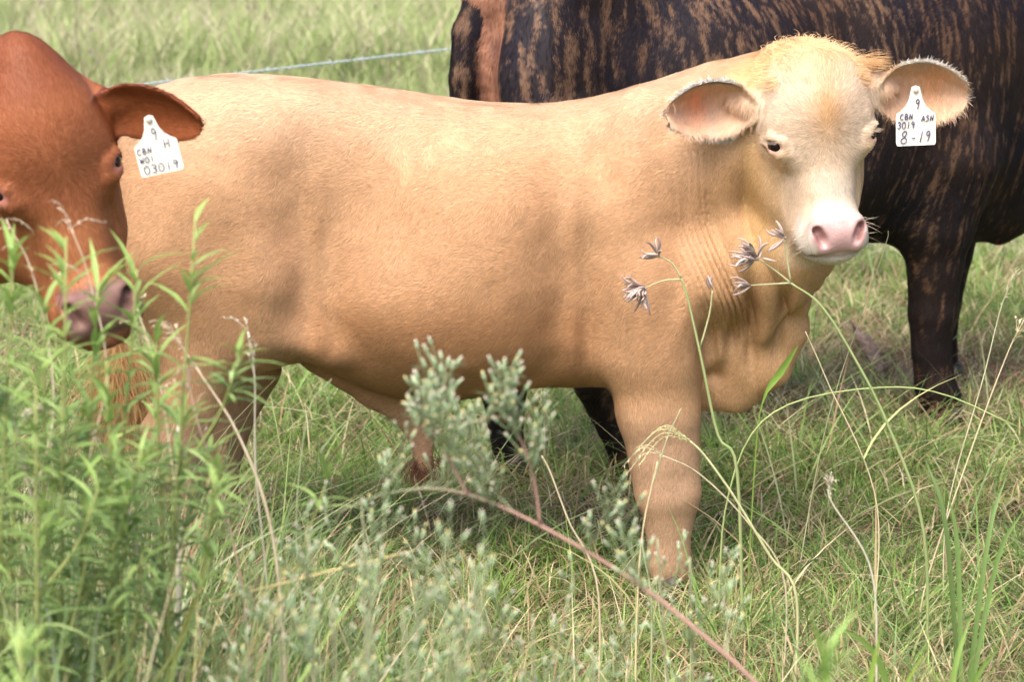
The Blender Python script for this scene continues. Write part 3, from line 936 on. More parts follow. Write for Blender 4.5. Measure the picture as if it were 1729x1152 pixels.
def curve_pts(pts, n=30):
    P = np.asarray(pts, float); x = np.arange(len(P)); t = np.linspace(0, len(P) - 1, n)
    return np.stack([np.interp(t, x, P[:, i]) for i in range(3)], 1)
def tail_mask(P, TP, r=.037):
    out = np.zeros(len(P), bool)
    for c in TP: out |= ((P - c) ** 2).sum(1) < r * r
    return out
def skin_and_coat(root, V, Q, dens, dirs, colour, length, width, lift, body_dark=.85, curl=.18, var=.12):
    N = vnormals(V, Q)
    P, Nh = sample_surface(V, Q, N, dens)
    n = len(P)
    col = colour(P) * np.clip(1 + .06 * vnoise(P, 55, 51) + var * rng.normal(size=n), .5, 1.5)[:, None]
    L = length * (.75 + .5 * rng.random(n))
    Vh, Qh, Ch = strands(P, Nh, dirs(P, Nh), L, np.full(n, width), lift + .15 * rng.random(n), col, curl=curl * rng.normal(size=n))
    Vm, Qm, Cm = merge([(V, Q, colour(V) * body_dark), (Vh, Qh, Ch)])  # hide colour scaled down as painted shade beneath the strands
    mi = np.concatenate([np.zeros(len(Q), int), np.ones(len(Qh), int)])
    print('verts', len(V), 'hairs', n)
    return make_obj('body', Vm, [Qm], None, root, Cm, True, mi, [m_skin, m_fur], bn=np.concatenate([N, np.repeat(Nh, len(Vh) // n, 0)]))

# ------------------------------------------------------------------ the dark brindle cow behind
FB = Frame(0.0, 5.2, R(30))
def build_brindle():
    root = empty('brindle_cow', (0, 5.2, 0), R(30), 'dark black and tan brindle cow standing behind the cream calf', 'cow')
    S = SDF(); p = FB.pt
    T = [(812, 60, 120, .03), (817, 20, 190, .065), (827, -20, 240, .09), (845, -42, 280, .125), (880, -62, 310, .175), (930, -78, 350, .22), (1010, -88, 400, .24), (1120, -85, 425, .275), (1250, -80, 428, .29), (1380, -85, 415, .285),
         (1480, -95, 398, .26), (1560, -100, 385, .235), (1640, -95, 380, .20), (1720, -85, 372, .16), (1790, -75, 330, .13), (1860, -70, 250, .115), (1920, -55, 190, .10), (1960, 0, 130, .05)]
    xs = [p(a[0], 200)[0] for a in T]
    top = [p(a[0], a[1])[2] for a in T]; bot = [p(a[0], a[2])[2] for a in T]
    loft(S, xs, top, bot, [a[3] for a in T], [0.0] * len(T), 2.3, .06)
    # haunches
    for sg in (-1, 1):
        ell(S, p(965, 130, sg * .13), (.165, .12, .29), .06)
        ell(S, p(980, 330, sg * .15), (.13, .09, .16), .08)
        ell(S, p(1560, 230, sg * .15), (.15, .085, .24), .09)
        ell(S, p(1230, 200, sg * .17), (.26, .12, .22), .10)
    ell(S, p(1110, 40, -.40), (.12, .15, .10), .12, 's')
    ell(S, p(1075, 240, -.39), (.05, .13, .16), .12, 's')
    ell(S, p(1470, 220, -.40), (.045, .13, .18), .12, 's')
    # pin bones, tail, vulva
    ell(S, p(838, -10, 0), (.07, .10, .06), .05)
    chain(S, [p(885, -70, 0), p(848, -42, .0), p(812, 0, -.01), p(789, 55, -.01), p(781, 130, -.01), p(782, 220, -.01), p(790, 330, -.01)], [.045, .042, .036, .032, .029, .026, .02], .02)
    ell(S, p(818, 70, -.01), (.030, .036, .085), .03)
    ell(S, p(822, 150, -.01), (.026, .030, .06), .03)
    chain(S, [p(818, 40, -.065), p(818, 190, -.065)], [.004, .004], .012, 's')
    # hind legs
    chain(S, [p(960, 300, -.17), p(985, 450, -.18), p(1000, 560, -.19), p(1008, 640, -.20), p(1035, 720, -.20), p(1062, 790, -.20), p(1068, 815, -.20)],
          [.16, .10, .072, .052, .036, .034, .042], .06, yscale=.85)
    chain(S, [p(900, 300, .02), p(880, 450, .0), p(856, 560, -.03), p(850, 650, -.05), p(856, 740, -.05), p(862, 800, -.05), p(864, 812, -.05)],
          [.14, .10, .075, .052, .036, .034, .040], .06, yscale=.85)
    # forelegs
    chain(S, [p(1590, 280, -.17), p(1583, 380, -.18), p(1578, 450, -.18), p(1575, 525, -.18), p(1573, 590, -.18), p(1578, 650, -.18), p(1588, 680, -.18)],
          [.135, .090, .068, .062, .050, .052, .058], .06, yscale=.85)
    chain(S, [p(1605, 330, .15), p(1600, 420, .15), p(1592, 510, .15), p(1590, 580, .15), p(1594, 650, .15)], [.11, .07, .05, .04, .042], .05, yscale=.85)
    # brisket and flap under the neck
    chain(S, [p(1620, 330, 0), p(1690, 335, -.02), p(1740, 300, -.02)], [.12, .095, .09], .05)
    chain(S, [p(1655, 372, -.04), p(1690, 385, -.04), p(1722, 360, -.04)], [.035, .035, .03], .03, yscale=.6)
    # head, out of sight beyond the neck
    M = (rotm(R(75), 0, R(-14)) , p(2000, 30, 0), 1.25)
    head_prims(S, M)
    chain(S, [p(1900, 60, 0), M[0] @ np.array([0, .15, .0]) + M[1]], [.13, .10], .05)
    hw = lambda v: M[0] @ (np.array(v, float) * M[2]) + M[1]
    ear_prims(S, hw((-.11, .06, .10)), hw((-.25, .10, .09)), M[0] @ np.array([-.2, -1, -.1]), .06, folds=False)
    ear_prims(S, hw((.11, .06, .10)), hw((.25, .10, .09)), M[0] @ np.array([.2, -1, -.1]), .06, folds=False)
    def lumps(P):
        s = P[:, 0]; z = P[:, 2]
        g = .004 * vnoise(P, 7, 2) + .0015 * vnoise(P, 22, 3)
        # skin creases behind the elbow and across the pale rump skin
        sx, sz = p(1530, 300)[0], p(1530, 300)[2]
        g += .006 * np.sin((s - sx) * 190 + 2.5 * vnoise(P, 6, 3)) * np.exp(-((s - sx) / .05) ** 2 - ((z - sz - .03) / .11) ** 2)
        rx, rz = p(815, 90)[0], p(815, 90)[2]
        g += .0025 * np.sin(z * 190 + 14 * vnoise(P, 14, 6) + s * 160) * np.exp(-((s - rx) / .05) ** 2 - ((z - rz) / .10) ** 2) * sstep(.08, .04, np.abs(P[:, 1]))
        return g
    S.add((-.4, -.6, .1), (1.9, .6, 2.0), lumps, .01, 'd')
    V, Q = mesh_sdf(S, (p(740, 0)[0], -.42, -.02), (max(xs[-1], M[1][0]) + .42, .42, max(top) + .12), .0075)
    V = smooth_mesh(V, Q, 2)
    c_s = p(840, 0)[0]
    rp = p(818, 70)
    def colour(P):
        s, z = P[:, 0], P[:, 2]
        dom = .08 * curlfield(P, 2.2, 61, 1.0)
        A = P + dom
        st = vnoise(A * [52, 26, 3.2], 1, 71) * .45 + vnoise(A * [150, 70, 10], 1, 72) * .95
        mot = vnoise(A * [7, 6, 4], 1, 73, 2)
        rumpw = sstep(.45, .15, s - c_s)
        st2 = vnoise(A * [26, 18, 9], 1, 74) * .40 + vnoise(A * [80, 60, 16], 1, 75) * .9
        k = st * (1 - rumpw) + st2 * rumpw
        k = k + .22 * mot * rumpw + .12 * mot + .45 * vnoise(P, 170, 76) + .16 * rng.normal(size=len(P))
        # tan is strong over the ribs and haunch, weak on belly line, shoulder and legs
        bias = -.17 + .16 * sstep(.9, 1.25, z) - .26 * sstep(1.0, 1.25, s) - .22 * sstep(.78, .62, z)
        bias = bias + .16 * np.exp(-((s - p(1590, 0)[0] + .04) / .05) ** 2) * sstep(.85, .7, z)
        t = .72 * sstep(-.16, .60, k + bias)
        dark = lerpc((.013, .011, .019), (.030, .019, .016), .5 + .5 * vnoise(P, 9, 77))
        tan = lerpc((.27, .165, .105), (.16, .08, .042), .5 + .5 * vnoise(P, 6, 78))
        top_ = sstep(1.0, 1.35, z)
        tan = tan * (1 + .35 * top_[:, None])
        c = dark * (1 - t[:, None]) + tan * t[:, None]
        # pale folded skin under the tail
        w = sstep(.085, .062, s - rp[0]) * np.exp(-((z - rp[2] + .06) / .28) ** 4) * sstep(-.105, -.09, P[:, 1]) * sstep(.09, .07, P[:, 1])
        TP = curve_pts([p(885, -70, 0), p(848, -42, .0), p(812, 0, -.01), p(789, 55, -.01), p(781, 130, -.01), p(782, 220, -.01), p(790, 330, -.01)])
        tail = np.min(np.linalg.norm(P[:, None, :] - TP[None], axis=2), axis=1) < .045 if len(P) < 5 else tail_mask(P, TP)
        w = w * ~tail
        sk = lerpc((.40, .20, .125), (.16, .075, .055), np.clip(.5 + .8 * vnoise(P * [1, 1, .5], 34, 79, 2), 0, 1))
        return c * (1 - w[:, None]) + sk * w[:, None]
    def dens(c, n):
        d = np.where(n[:, 1] < .4, 150000.0, 25000.0)
        d = np.where(c[:, 0] > p(1800, 0)[0], 25000.0, d)
        w = (np.abs(c[:, 0] - rp[0]) < .035) & (np.abs(c[:, 2] - rp[2]) < .2)
        return np.where(w, d * .15, d)
    def dirs(P, Nh):
        D = np.tile(np.array([-.35, 0, -1.0]), (len(P), 1))
        return D + curlfield(P, 5, 81, .5) + curlfield(P, 25, 84, .3)
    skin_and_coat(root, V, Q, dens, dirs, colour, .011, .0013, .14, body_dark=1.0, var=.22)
    for s in (-1, 1): eyeball(root, M, s)
    for (a, b, off) in ((1070, 818, -.2), (866, 818, -.05), (1597, 692, -.18), (1600, 662, .15)):
        c = p(a, b, off)
        for sg in (-1, 1):
            v, qq = tube([c + (-.015, sg*.02, .065 - c[2]), c + (-.002, sg*.022, .035 - c[2]), c + (.012, sg*.024, -c[2] + .001)], [.026, .032, .036], 12)
            make_obj('hoof', v, [qq], m_hoof_dark, root)
    parts = []
    for i in range(30):
        P0 = p(792 + rng.uniform(-5, 5), 330 + i * 5, 0)
        cnt = 50
        Pn = P0 + rng.normal(size=(cnt, 3)) * .008
        Dn = np.array([.1, 0, -1]) + rng.normal(size=(cnt, 3)) * .1
        parts.append(strands(Pn, np.tile([0, -1.0, 0], (cnt, 1)), Dn, .16 * (.6 + .5 * rng.random(cnt)), .0016, .05, np.tile([.02, .015, .015], (cnt, 1)), curl=.2 * rng.normal(size=cnt), segs=4))
    v, qq, cc = merge(parts)
    make_obj('tail_switch', v, [qq], m_coat, root, cc)
    return root
m_hoof_dark = mat_plain('hoof_dark', (.02, .017, .018), .5, .4, noise=.3, nscale=50)

# ------------------------------------------------------------------ the red cow reaching in from the side
FRD = Frame(-1.5, 3.62, 0)
def build_red():
    root = empty('red_cow', (-1.5, 3.62, 0), 0, 'red brown cow lowering its head behind the leafy weeds', 'cow')
    S = SDF(); p = FRD.pt
    M = (rotm(R(21), R(-13), R(3)), p(92, 294, 0), 1.02)
    head_prims(S, M, muzzle_w=1.05, poll=1.15, face_len=1.22)
    hw = lambda v: M[0] @ (np.array(v, float) * M[2]) + M[1]
    ell(S, (0, .050, .165), (.038, .055, .045), .06, M=M)
    ell(S, (0, -.005, .07), (.055, .035, .06), .05, M=M)
    E = ear_prims(S, hw((.096, .05, .072)), p(345, 208, .02), (-.25, -1, -.45), .052, depth=.020, wall=.009, folds=False)
    E2 = ear_prims(S, hw((-.108, .05, .072)), hw((-.25, .06, .0)), (.1, -1, -.35), .054, depth=.024, wall=.009, folds=False)
    # neck, body and legs stand outside the frame
    nk = hw((0, .13, .02))
    chain(S, [nk, np.array([.42, .26, .84]), np.array([.12, .30, .98]), np.array([-.2, .36, 1.0])], [.10, .14, .19, .26], .07)
    chain(S, [hw((-.02, .12, -.08)), np.array([.44, .2, .74]), np.array([.15, .3, .68])], [.085, .095, .10], .06)
    xs = [-1.62, -1.57, -1.45, -1.2, -.9, -.5, -.2, .0, .1]
    loft(S, xs, [1.0, 1.12, 1.19, 1.21, 1.18, 1.18, 1.2, 1.15, 1.0], [.85, .68, .6, .56, .5, .52, .58, .66, .85], [.04, .13, .2, .24, .27, .25, .22, .16, .04], [.40] * 9, 2.3, .06)
    for sg in (-1, 1):
        chain(S, [np.array([-.12, .4 + sg*.13, .75]), np.array([-.1, .4 + sg*.14, .5]), np.array([-.1, .4 + sg*.14, .3]), np.array([-.09, .4 + sg*.14, .08])], [.13, .075, .05, .045], .05)
        chain(S, [np.array([-1.35, .4 + sg*.13, .8]), np.array([-1.38, .4 + sg*.15, .6]), np.array([-1.5, .4 + sg*.15, .42]), np.array([-1.46, .4 + sg*.15, .25]), np.array([-1.42, .4 + sg*.15, .08])], [.2, .12, .06, .045, .045], .05)
    chain(S, [np.array([-1.58, .4, 1.12]), np.array([-1.7, .4, 1.0]), np.array([-1.7, .4, .5])], [.04, .03, .02], .03)
    V, Q = two_res(S, (-1.85, -.30, -.02), (1.05, .78, 1.45), .011, np.array([.45, -.35, .45]), np.array([1.05, .20, 1.40]), .0038)
    def pad(q):
        return sstep(.062, .052, np.abs(q[:, 0])) * sstep(-.150, -.163, q[:, 2]) * sstep(-.246, -.232, q[:, 2]) * sstep(-.045, -.062, q[:, 1])
    def colour(P):
        q = hl(P, M)
        b = lerpc((.37, .135, .060), (.30, .10, .042), .5 + .5 * vnoise(P, 4, 91, 2))
        hd = np.linalg.norm(q * [1, .8, .7], axis=1) < .22
        dk = sstep(.10, .15, q[:, 2]) * hd
        b = b * (1 - .55 * dk[:, None]) + np.array([.17, .045, .022]) * .55 * dk[:, None]
        fr = sstep(-.02, -.08, q[:, 2]) * hd
        b = b * (1 - .6 * fr[:, None]) + np.array([.46, .19, .08]) * .6 * fr[:, None]
        nk_ = sstep(.74, .62, P[:, 0])
        b = b * (1 - .5 * nk_[:, None]) + np.array([.50, .20, .07]) * .5 * nk_[:, None]
        qe, r = in_ear(P, E)
        ne = (np.abs(qe[:, 1]) < .06) * sstep(1.2, 1.1, r)
        rim = ne * sstep(.86, .97, r)
        b = b * (1 - .6 * ne[:, None]) + np.array([.36, .10, .03]) * .6 * ne[:, None]
        b = b * (1 - .75 * rim[:, None]) + np.array([.11, .025, .022]) * .75 * rim[:, None]
        for s in (-1, 1):
            de = np.linalg.norm((q - np.array([s*.084, -.020, -.004])) / np.array([.024, .024, .019]), axis=1)
            pe = sstep(1.2, .7, de)
            b = b * (1 - .7 * pe[:, None]) + np.array([.40, .17, .15]) * .7 * pe[:, None]
        n_ = pad(q)
        pk = lerpc((.25, .145, .125), (.13, .065, .055), .5 + .5 * vnoise(P, 40, 95, 2))
        b = b * (1 - n_[:, None]) + pk * n_[:, None]
        ch = sstep(-.18, -.21, q[:, 2]) * hd * (1 - n_)
        b = b * (1 - .6 * ch[:, None]) + np.array([.20, .07, .05]) * .6 * ch[:, None]
        return b
    def dens(c, n):
        q = hl(c, M)
        d = np.where(c[:, 0] > .35, 210000.0, 18000.0)
        d = np.where((n[:, 1] > .6), 30000.0, d)
        d = d * (1 - pad(q))
        for s in (-1, 1):
            de = np.linalg.norm((q - np.array([s*.086, -.022, -.003])) / np.array([.024, .024, .018]), axis=1)
            d = np.where(de < 1, 0, d)
            dn = np.sqrt(((q[:, 0] - s*.042) / .014) ** 2 + ((q[:, 2] + .193) / .029) ** 2)
            d = np.where((dn < 1) & (q[:, 1] < -.06), 0, d)
        return d
    def dirs(P, Nh):
        q = hl(P, M)
        D = norm(np.stack([q[:, 0], 0 * q[:, 0], q[:, 2] - .03], 1)); D[:, 2] -= sstep(.0, -.05, q[:, 2]) * .8
        D = D @ M[0].T
        far = np.linalg.norm(q * [1, .8, .7], axis=1) > .22
        D[far] = (-.8, 0, -.6)
        qe, r = in_ear(P, E); D[(r < 1.2) & (np.abs(qe[:, 1]) < .06)] = E['e']
        return D + curlfield(P, 20, 96, .3)
    skin_and_coat(root, V, Q, dens, dirs, colour, .008, .0008, .12, body_dark=.95)
    for s in (-1, 1): eyeball(root, M, s)
    for sg in (-1, 1):
        for x in (-.09, -1.42):
            for k in (-1, 1):
                c = np.array([x, .4 + sg*.145 + k*.024, 0])
                v, qq = tube([c + (-.01, 0, .07), c + (.01, 0, .03), c + (.03, 0, .001)], [.03, .036, .042], 10)
                make_obj('hoof', v, [qq], m_hoof, root)
    texts = [('9', -.03, -.36, .13, .2, -.02), ('H', .18, -.55, .14, .15, .0), ('CBN', -.46, -.58, .09, .10, .1), ('W01', -.44, -.74, .09, .10, .0), ('03019', -.40, -.95, .125, .15, .05)]
    tag_obj(root, p(252, 202, -.055), (1, 0, .22), (-.22, 0, 1), (.066, .083), texts, ink=.0006)
    return root

# ------------------------------------------------------------------ ground
def gz(x, y):
    P = np.stack([np.ravel(x), np.ravel(y), np.zeros(np.size(x))], 1)
    return (.022 * vnoise(P, .9, 101) + .012 * vnoise(P, 3.1, 102)).reshape(np.shape(x))

DIRT = [(ground_at(1240, 735), .16, .13), (ground_at(1300, 700), .12, .10), (ground_at(1480, 610), .16, .22), (ground_at(1700, 655), .20, .22), (ground_at(1640, 625), .12, .15), (ground_at(1290, 755), .09, .08),
        (ground_at(740, 905), .06, .10), (ground_at(1560, 730), .12, .08)]
def dirt(P):
    d = np.zeros(len(P))
    for c, a, b in DIRT:
        d = np.maximum(d, np.exp(-((P[:, 0] - c[0]) / a) ** 2 - ((P[:, 1] - c[1]) / b) ** 2))
    Q = P.copy(); Q[:, 2] = 0
    return np.clip(d * 1.5 + .5 * vnoise(Q, 6, 111, 2) * (d > .05), 0, 1)

def build_ground():
    xs = np.concatenate([[-150, -60, -25, -12], np.linspace(-7, 7, 180), [12, 25, 60, 150]])
    ys = np.concatenate([[-30, -8, 0], np.linspace(1.5, 9, 130), np.linspace(9.2, 30, 90), [40, 80, 160, 400]])
    X, Y = np.meshgrid(xs, ys, indexing='ij')
    Z = gz(X, Y)
    Z += .006 * vnoise(np.stack([X.ravel(), Y.ravel(), 0 * X.ravel()], 1), 14, 103).reshape(X.shape)
    V = np.stack([X.ravel(), Y.ravel(), Z.ravel()], 1)
    nx, ny = X.shape
    i, j = np.meshgrid(np.arange(nx - 1), np.arange(ny - 1), indexing='ij')
    a = (i * ny + j).ravel()
    Q = np.stack([a, a + ny, a + ny + 1, a + 1], 1)
    m, n, l, b = nodes_mat('pasture_soil')
    tc = n.new('ShaderNodeTexCoord')
    t1 = n.new('ShaderNodeTexNoise'); t1.inputs['Scale'].default_value = 9; t1.inputs['Detail'].default_value = 8
    t2 = n.new('ShaderNodeTexNoise'); t2.inputs['Scale'].default_value = 90; t2.inputs['Detail'].default_value = 6
    for t in (t1, t2): l.new(tc.outputs['Object'], t.inputs['Vector'])
    cr = n.new('ShaderNodeValToRGB')
    e = cr.color_ramp.elements
    e[0].position = .35; e[0].color = (.085, .062, .034, 1)
    e[1].position = .62; e[1].color = (.10, .13, .04, 1)
    k = e.new(.8); k.color = (.22, .17, .10, 1)
    mixn = n.new('ShaderNodeMath'); mixn.operation = 'MULTIPLY_ADD'; mixn.inputs[1].default_value = .5
    l.new(t2.outputs['Fac'], mixn.inputs[0]); 
    h = n.new('ShaderNodeMath'); h.operation = 'MULTIPLY'; h.inputs[1].default_value = .5
    l.new(t1.outputs['Fac'], h.inputs[0]); l.new(h.outputs[0], mixn.inputs[2])
    l.new(mixn.outputs[0], cr.inputs[0])
    at_ = n.new('ShaderNodeAttribute'); at_.attribute_name = 'Col'
    mx = n.new('ShaderNodeMix'); mx.data_type = 'RGBA'
    l.new(at_.outputs['Fac'], mx.inputs[0]); l.new(cr.outputs[0], mx.inputs[6])
    c2 = n.new('ShaderNodeValToRGB'); c2.color_ramp.elements[0].color = (.10, .062, .042, 1); c2.color_ramp.elements[1].color = (.30, .20, .135, 1)
    l.new(t2.outputs['Fac'], c2.inputs[0]); l.new(c2.outputs[0], mx.inputs[7])
    l.new(mx.outputs[2], b.inputs['Base Color']); b.inputs['Roughness'].default_value = .95
    bp = n.new('ShaderNodeBump'); bp.inputs['Distance'].default_value = .02; l.new(t2.outputs['Fac'], bp.inputs['Height']); l.new(bp.outputs[0], b.inputs['Normal'])
    d = dirt(V)
    g = make_obj('ground', V, [Q], m, None, np.repeat(d[:, None], 3, 1))
    tag(g, 'pasture soil showing brown between the grass', kind='structure')

m_grass = mat_attr('grass_blade', rough=.55, spec=.25, transl=.35)
m_leaf = mat_attr('weed_leaf', rough=.5, spec=.3, transl=.3)
m_stalk = mat_attr('stalk', rough=.6, spec=.25, transl=.0)

def blades(B, h, w, az, lean, droop, c0, c1, twist=None, segs=4, tipw=.12):
    """tapering curved ribbons rooted at B"""
    n = len(B)
    d = np.stack([np.cos(az), np.sin(az), np.zeros(n)], 1)
    tw = az + math.pi / 2 + (rng.normal(size=n) * .5 if twist is None else twist)
    sd = np.stack([np.cos(tw), np.sin(tw), .15 * np.sin(3 * az)], 1)
    rows, cols = [], []
    for i in range(segs + 1):
        t = i / segs
        hor = lean * t + droop * t * t
        ver = t * np.sqrt(np.maximum(1 - (.6 * lean) ** 2, .2)) - .5 * droop * t * t
        p = B + d * (hor * h)[:, None]; p[:, 2] += ver * h
        ww = w * (1 - .15 * t - (.85 - tipw) * t ** 2.2) * (.75 + .6 * t * (1 - t) * 2)
        rows += [p - sd * ww[:, None] * .5, p + sd * ww[:, None] * .5]
        cc = c0 * (1 - t) + c1 * t
        cols += [cc, cc]
    k = len(rows)
    V = np.stack(rows, 1).reshape(-1, 3); C = np.stack(cols, 1).reshape(-1, 3)
    base = np.arange(n)[:, None] * k
    Q = np.concatenate([base + np.array([2*i, 2*i+1, 2*i+3, 2*i+2]) for i in range(segs)])
    return V, Q, C

def scatter(y0, y1, dens, xk=.235, xm=.25, xlo=None, xhi=None):
    area = 0; n = 0
    W = lambda y: xk * y + xm
    A = (W(y0) + W(y1)) * (y1 - y0)
    n = int(A * dens)
    u = rng.random(n); 
    a = xk; b = xm
    # y with density proportional to width
    F0 = a * y0 ** 2 / 2 + b * y0; F1 = a * y1 ** 2 / 2 + b * y1
    F = F0 + u * (F1 - F0)
    y = (-b + np.sqrt(b * b + 2 * a * F)) / a
    x = (rng.random(n) * 2 - 1) * W(y)
    return np.stack([x, y, gz(x, y)], 1)

GREEN = np.array([(.18, .31, .08), (.23, .38, .09), (.29, .42, .12), (.36, .46, .17), (.15, .26, .08)])
STRAW = np.array([(.56, .46, .28), (.48, .37, .22), (.66, .57, .38), (.38, .26, .16)])
BLUEG = np.array([(.22, .32, .14), (.28, .37, .18), (.17, .27, .10), (.38, .42, .22)])
def pick(pal, n): return pal[rng.integers(0, len(pal), n)] * (1 + .18 * rng.normal(size=(n, 1)))

def build_grass():
    # short grazed turf round the animals
    P = scatter(3.55, 7.6, 11500)
    Q0 = P.copy(); Q0[:, 2] = 0
    cl = vnoise(Q0, 3.2, 121, 2); cl2 = vnoise(Q0, 11, 122)
    dm = dirt(P)
    keep = (rng.random(len(P)) > dm * .93) & (rng.random(len(P)) < np.clip(.70 + .8 * cl + .6 * cl2, .10, 1))
    P = P[keep]; cl = cl[keep]; cl2 = cl2[keep]; n = len(P); dm = dm[keep]
    dryf = vnoise(P * [1, 1, 0], 2.3, 131, 2)
    dry = rng.random(n) < np.clip(.21 + .5 * dryf + .5 * dm, .04, .9)
    h = (.050 + .055 * rng.random(n) ** 1.5) * (1 + .8 * cl + .6 * cl2) * np.interp(P[:, 1], [3.5, 4.4, 6], [1.3, 1.0, 1.1])
    h = np.maximum(h, .02)
    az = rng.random(n) * 2 * math.pi
    lean = rng.random(n) * 1.2; droop = rng.random(n) * .9
    lean[dry] += .5
    w = np.interp(P[:, 1], [3.5, 7.6], [.0030, .0042]) * (.6 + .8 * rng.random(n))
    c = pick(GREEN, n); c[dry] = pick(STRAW, dry.sum())
    fresh = sstep(.0, .5, vnoise(P * [1, 1, 0], 1.7, 132)) * ~dry
    c = c * (1 - .35 * fresh[:, None]) + np.array([.20, .33, .05]) * .35 * fresh[:, None]
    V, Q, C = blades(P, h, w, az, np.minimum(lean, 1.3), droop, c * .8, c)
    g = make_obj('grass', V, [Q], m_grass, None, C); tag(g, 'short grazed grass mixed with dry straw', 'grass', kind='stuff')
    # litter of dead grass lying on the soil
    P = scatter(3.5, 7.5, 4200); n = len(P); dm = dirt(P)
    keep = rng.random(n) < .35 + .65 * dm; P = P[keep]; dm = dm[keep]; n = len(P)
    P[:, 2] += .004 + .05 * rng.random(n)
    c = pick(STRAW, n) * (.55 + .5 * rng.random((n, 1))); c[rng.random(n) < dm * .6] *= [.5, .38, .36]
    V, Q, C = blades(P, .03 + .09 * rng.random(n), .002 + .0025 * rng.random(n), rng.random(n) * 6.28, 1.0 + 0 * P[:, 0], -.0 + .12 * rng.random(n), c, c, segs=3)
    V[:, 2] = np.minimum(V[:, 2], np.repeat(P[:, 2] + .035, 8))
    g = make_obj('dead_grass', V, [Q], m_grass, None, C); tag(g, 'dead straw and litter lying on the bare soil', 'grass', kind='stuff')
    # taller wispy grass among the turf
    P = scatter(3.4, 7.5, 420); n = len(P)
    cl = vnoise(P * [1, 1, 0], 2.2, 141); P = P[rng.random(n) < np.clip(.5 + cl, .1, 1)]; n = len(P)
    c = pick(np.concatenate([GREEN, STRAW, BLUEG]), n)
    V, Q, C = blades(P, .13 + .20 * rng.random(n), .0025 + .003 * rng.random(n), rng.random(n) * 6.28, .2 + .7 * rng.random(n), .2 + .7 * rng.random(n), c * .85, c, segs=6)
    g = make_obj('tall_grass', V, [Q], m_grass, None, C); tag(g, 'taller wispy grass blades standing out of the turf', 'grass', kind='stuff')
    # rank foreground growth, tall at the left, lower to the right
    P = scatter(2.2, 4.05, 5600, xk=.235, xm=.12); n = len(P)
    sx = P[:, 0] / (P[:, 1] * .2135)                      # -1 at the left of the view, 1 at the right
    tall = np.interp(sx, [-1.1, -.75, -.45, -.1, .3, 1.1], [.52, .48, .36, .20, .11, .14])
    lim = np.interp(P[:, 1], [2.55, 3.2, 4.05], [.0, .06, .16])
    keepp = np.interp(sx, [-1, -.5, 0, .4, 1], [1, .9, .75, .65, .7])
    cl = vnoise(P * [1, 1, 0], 4.0, 151, 2)
    # nothing may stand so close and high that it hides the animals
    capz = CAM_H - P[:, 1] * np.tan(PITCH + np.arctan((np.interp(sx, [-1.1, -.8, -.55, -.35, .3, 1.1], [640, 640, 720, 880, 985, 900]) - 576) / FPX))
    h = tall * (.45 + .75 * rng.random(n)) * (1 + .5 * cl)
    h = np.minimum(h, np.maximum(capz - P[:, 2], .0) * (.75 + .35 * rng.random(n)))
    k = (rng.random(n) < keepp * np.clip(.8 + .6 * cl, .2, 1)) & (h > .02)
    P, h, sx, cl = P[k], h[k], sx[k], cl[k]; n = len(P)
    c = pick(np.concatenate([BLUEG, BLUEG, GREEN]), n)
    dry = rng.random(n) < np.interp(sx, [-1, 0, 1], [.16, .30, .34]); c[dry] = pick(STRAW, dry.sum())
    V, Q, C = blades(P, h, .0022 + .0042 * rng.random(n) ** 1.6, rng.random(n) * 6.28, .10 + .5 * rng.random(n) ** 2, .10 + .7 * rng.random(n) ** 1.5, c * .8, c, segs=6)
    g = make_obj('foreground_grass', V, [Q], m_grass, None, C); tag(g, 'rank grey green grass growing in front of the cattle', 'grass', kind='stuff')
    # meadow beyond the fence, tall and pale
    for (y0, y1, dn, hh, ww, nm, lb) in ((7.4, 12, 1900, (.10, .26), .0055, 'meadow_grass', 'pale green meadow grass behind the cattle'), (12, 27, 850, (.22, .42), .0085, 'distant_grass', 'tall pale grass of the far meadow')):
        P = scatter(y0, y1, dn, xk=.225, xm=.3); n = len(P)
        cl = vnoise(P * [1, 1, 0], 1.1, 161, 3); cl2 = vnoise(P * [1, 1, 0], 4.5, 165)
        k = rng.random(n) < np.clip(.75 + .7 * cl, .25, 1); P, cl, cl2 = P[k], cl[k], cl2[k]; n = len(P)
        c = pick(np.array([(.29, .40, .13), (.36, .46, .17), (.42, .48, .22), (.25, .34, .13), (.50, .52, .30)]), n)
        dry = rng.random(n) < np.clip(.22 + .5 * cl2, .05, .8); c[dry] = pick(np.array([(.60, .54, .38), (.68, .62, .47), (.50, .42, .30)]), dry.sum())
        h = (hh[0] + (hh[1] - hh[0]) * rng.random(n)) * (1 + .5 * cl + .3 * cl2)
        V, Q, C = blades(P, h, ww * (.5 + .8 * rng.random(n)), rng.random(n) * 6.28, .1 + .5 * rng.random(n), .1 + .6 * rng.random(n), c * .85, c, segs=4)
        g = make_obj(nm, V, [Q], m_grass, None, C); tag(g, lb, 'grass', kind='stuff')
    # thin cover outside the view so the place goes on past the frame
    P = np.stack([rng.uniform(-9, 9, 26000), rng.uniform(1.2, 16, 26000), np.zeros(26000)], 1); P[:, 2] = gz(P[:, 0], P[:, 1])
    P = P[np.abs(P[:, 0]) > .235 * P[:, 1] + .2]; n = len(P); c = pick(np.concatenate([GREEN, STRAW]), n)
    V, Q, C = blades(P, .08 + .18 * rng.random(n), .007 + 0 * P[:, 0], rng.random(n) * 6.28, .3 + .6 * rng.random(n), .5 * rng.random(n), c * .8, c, segs=3)
    g = make_obj('pasture_grass', V, [Q], m_grass, None, C); tag(g, 'grass of the wider pasture around the cattle', 'grass', kind='stuff')
build_ground()
build_grass()
build_calf(); build_brindle(); build_red()

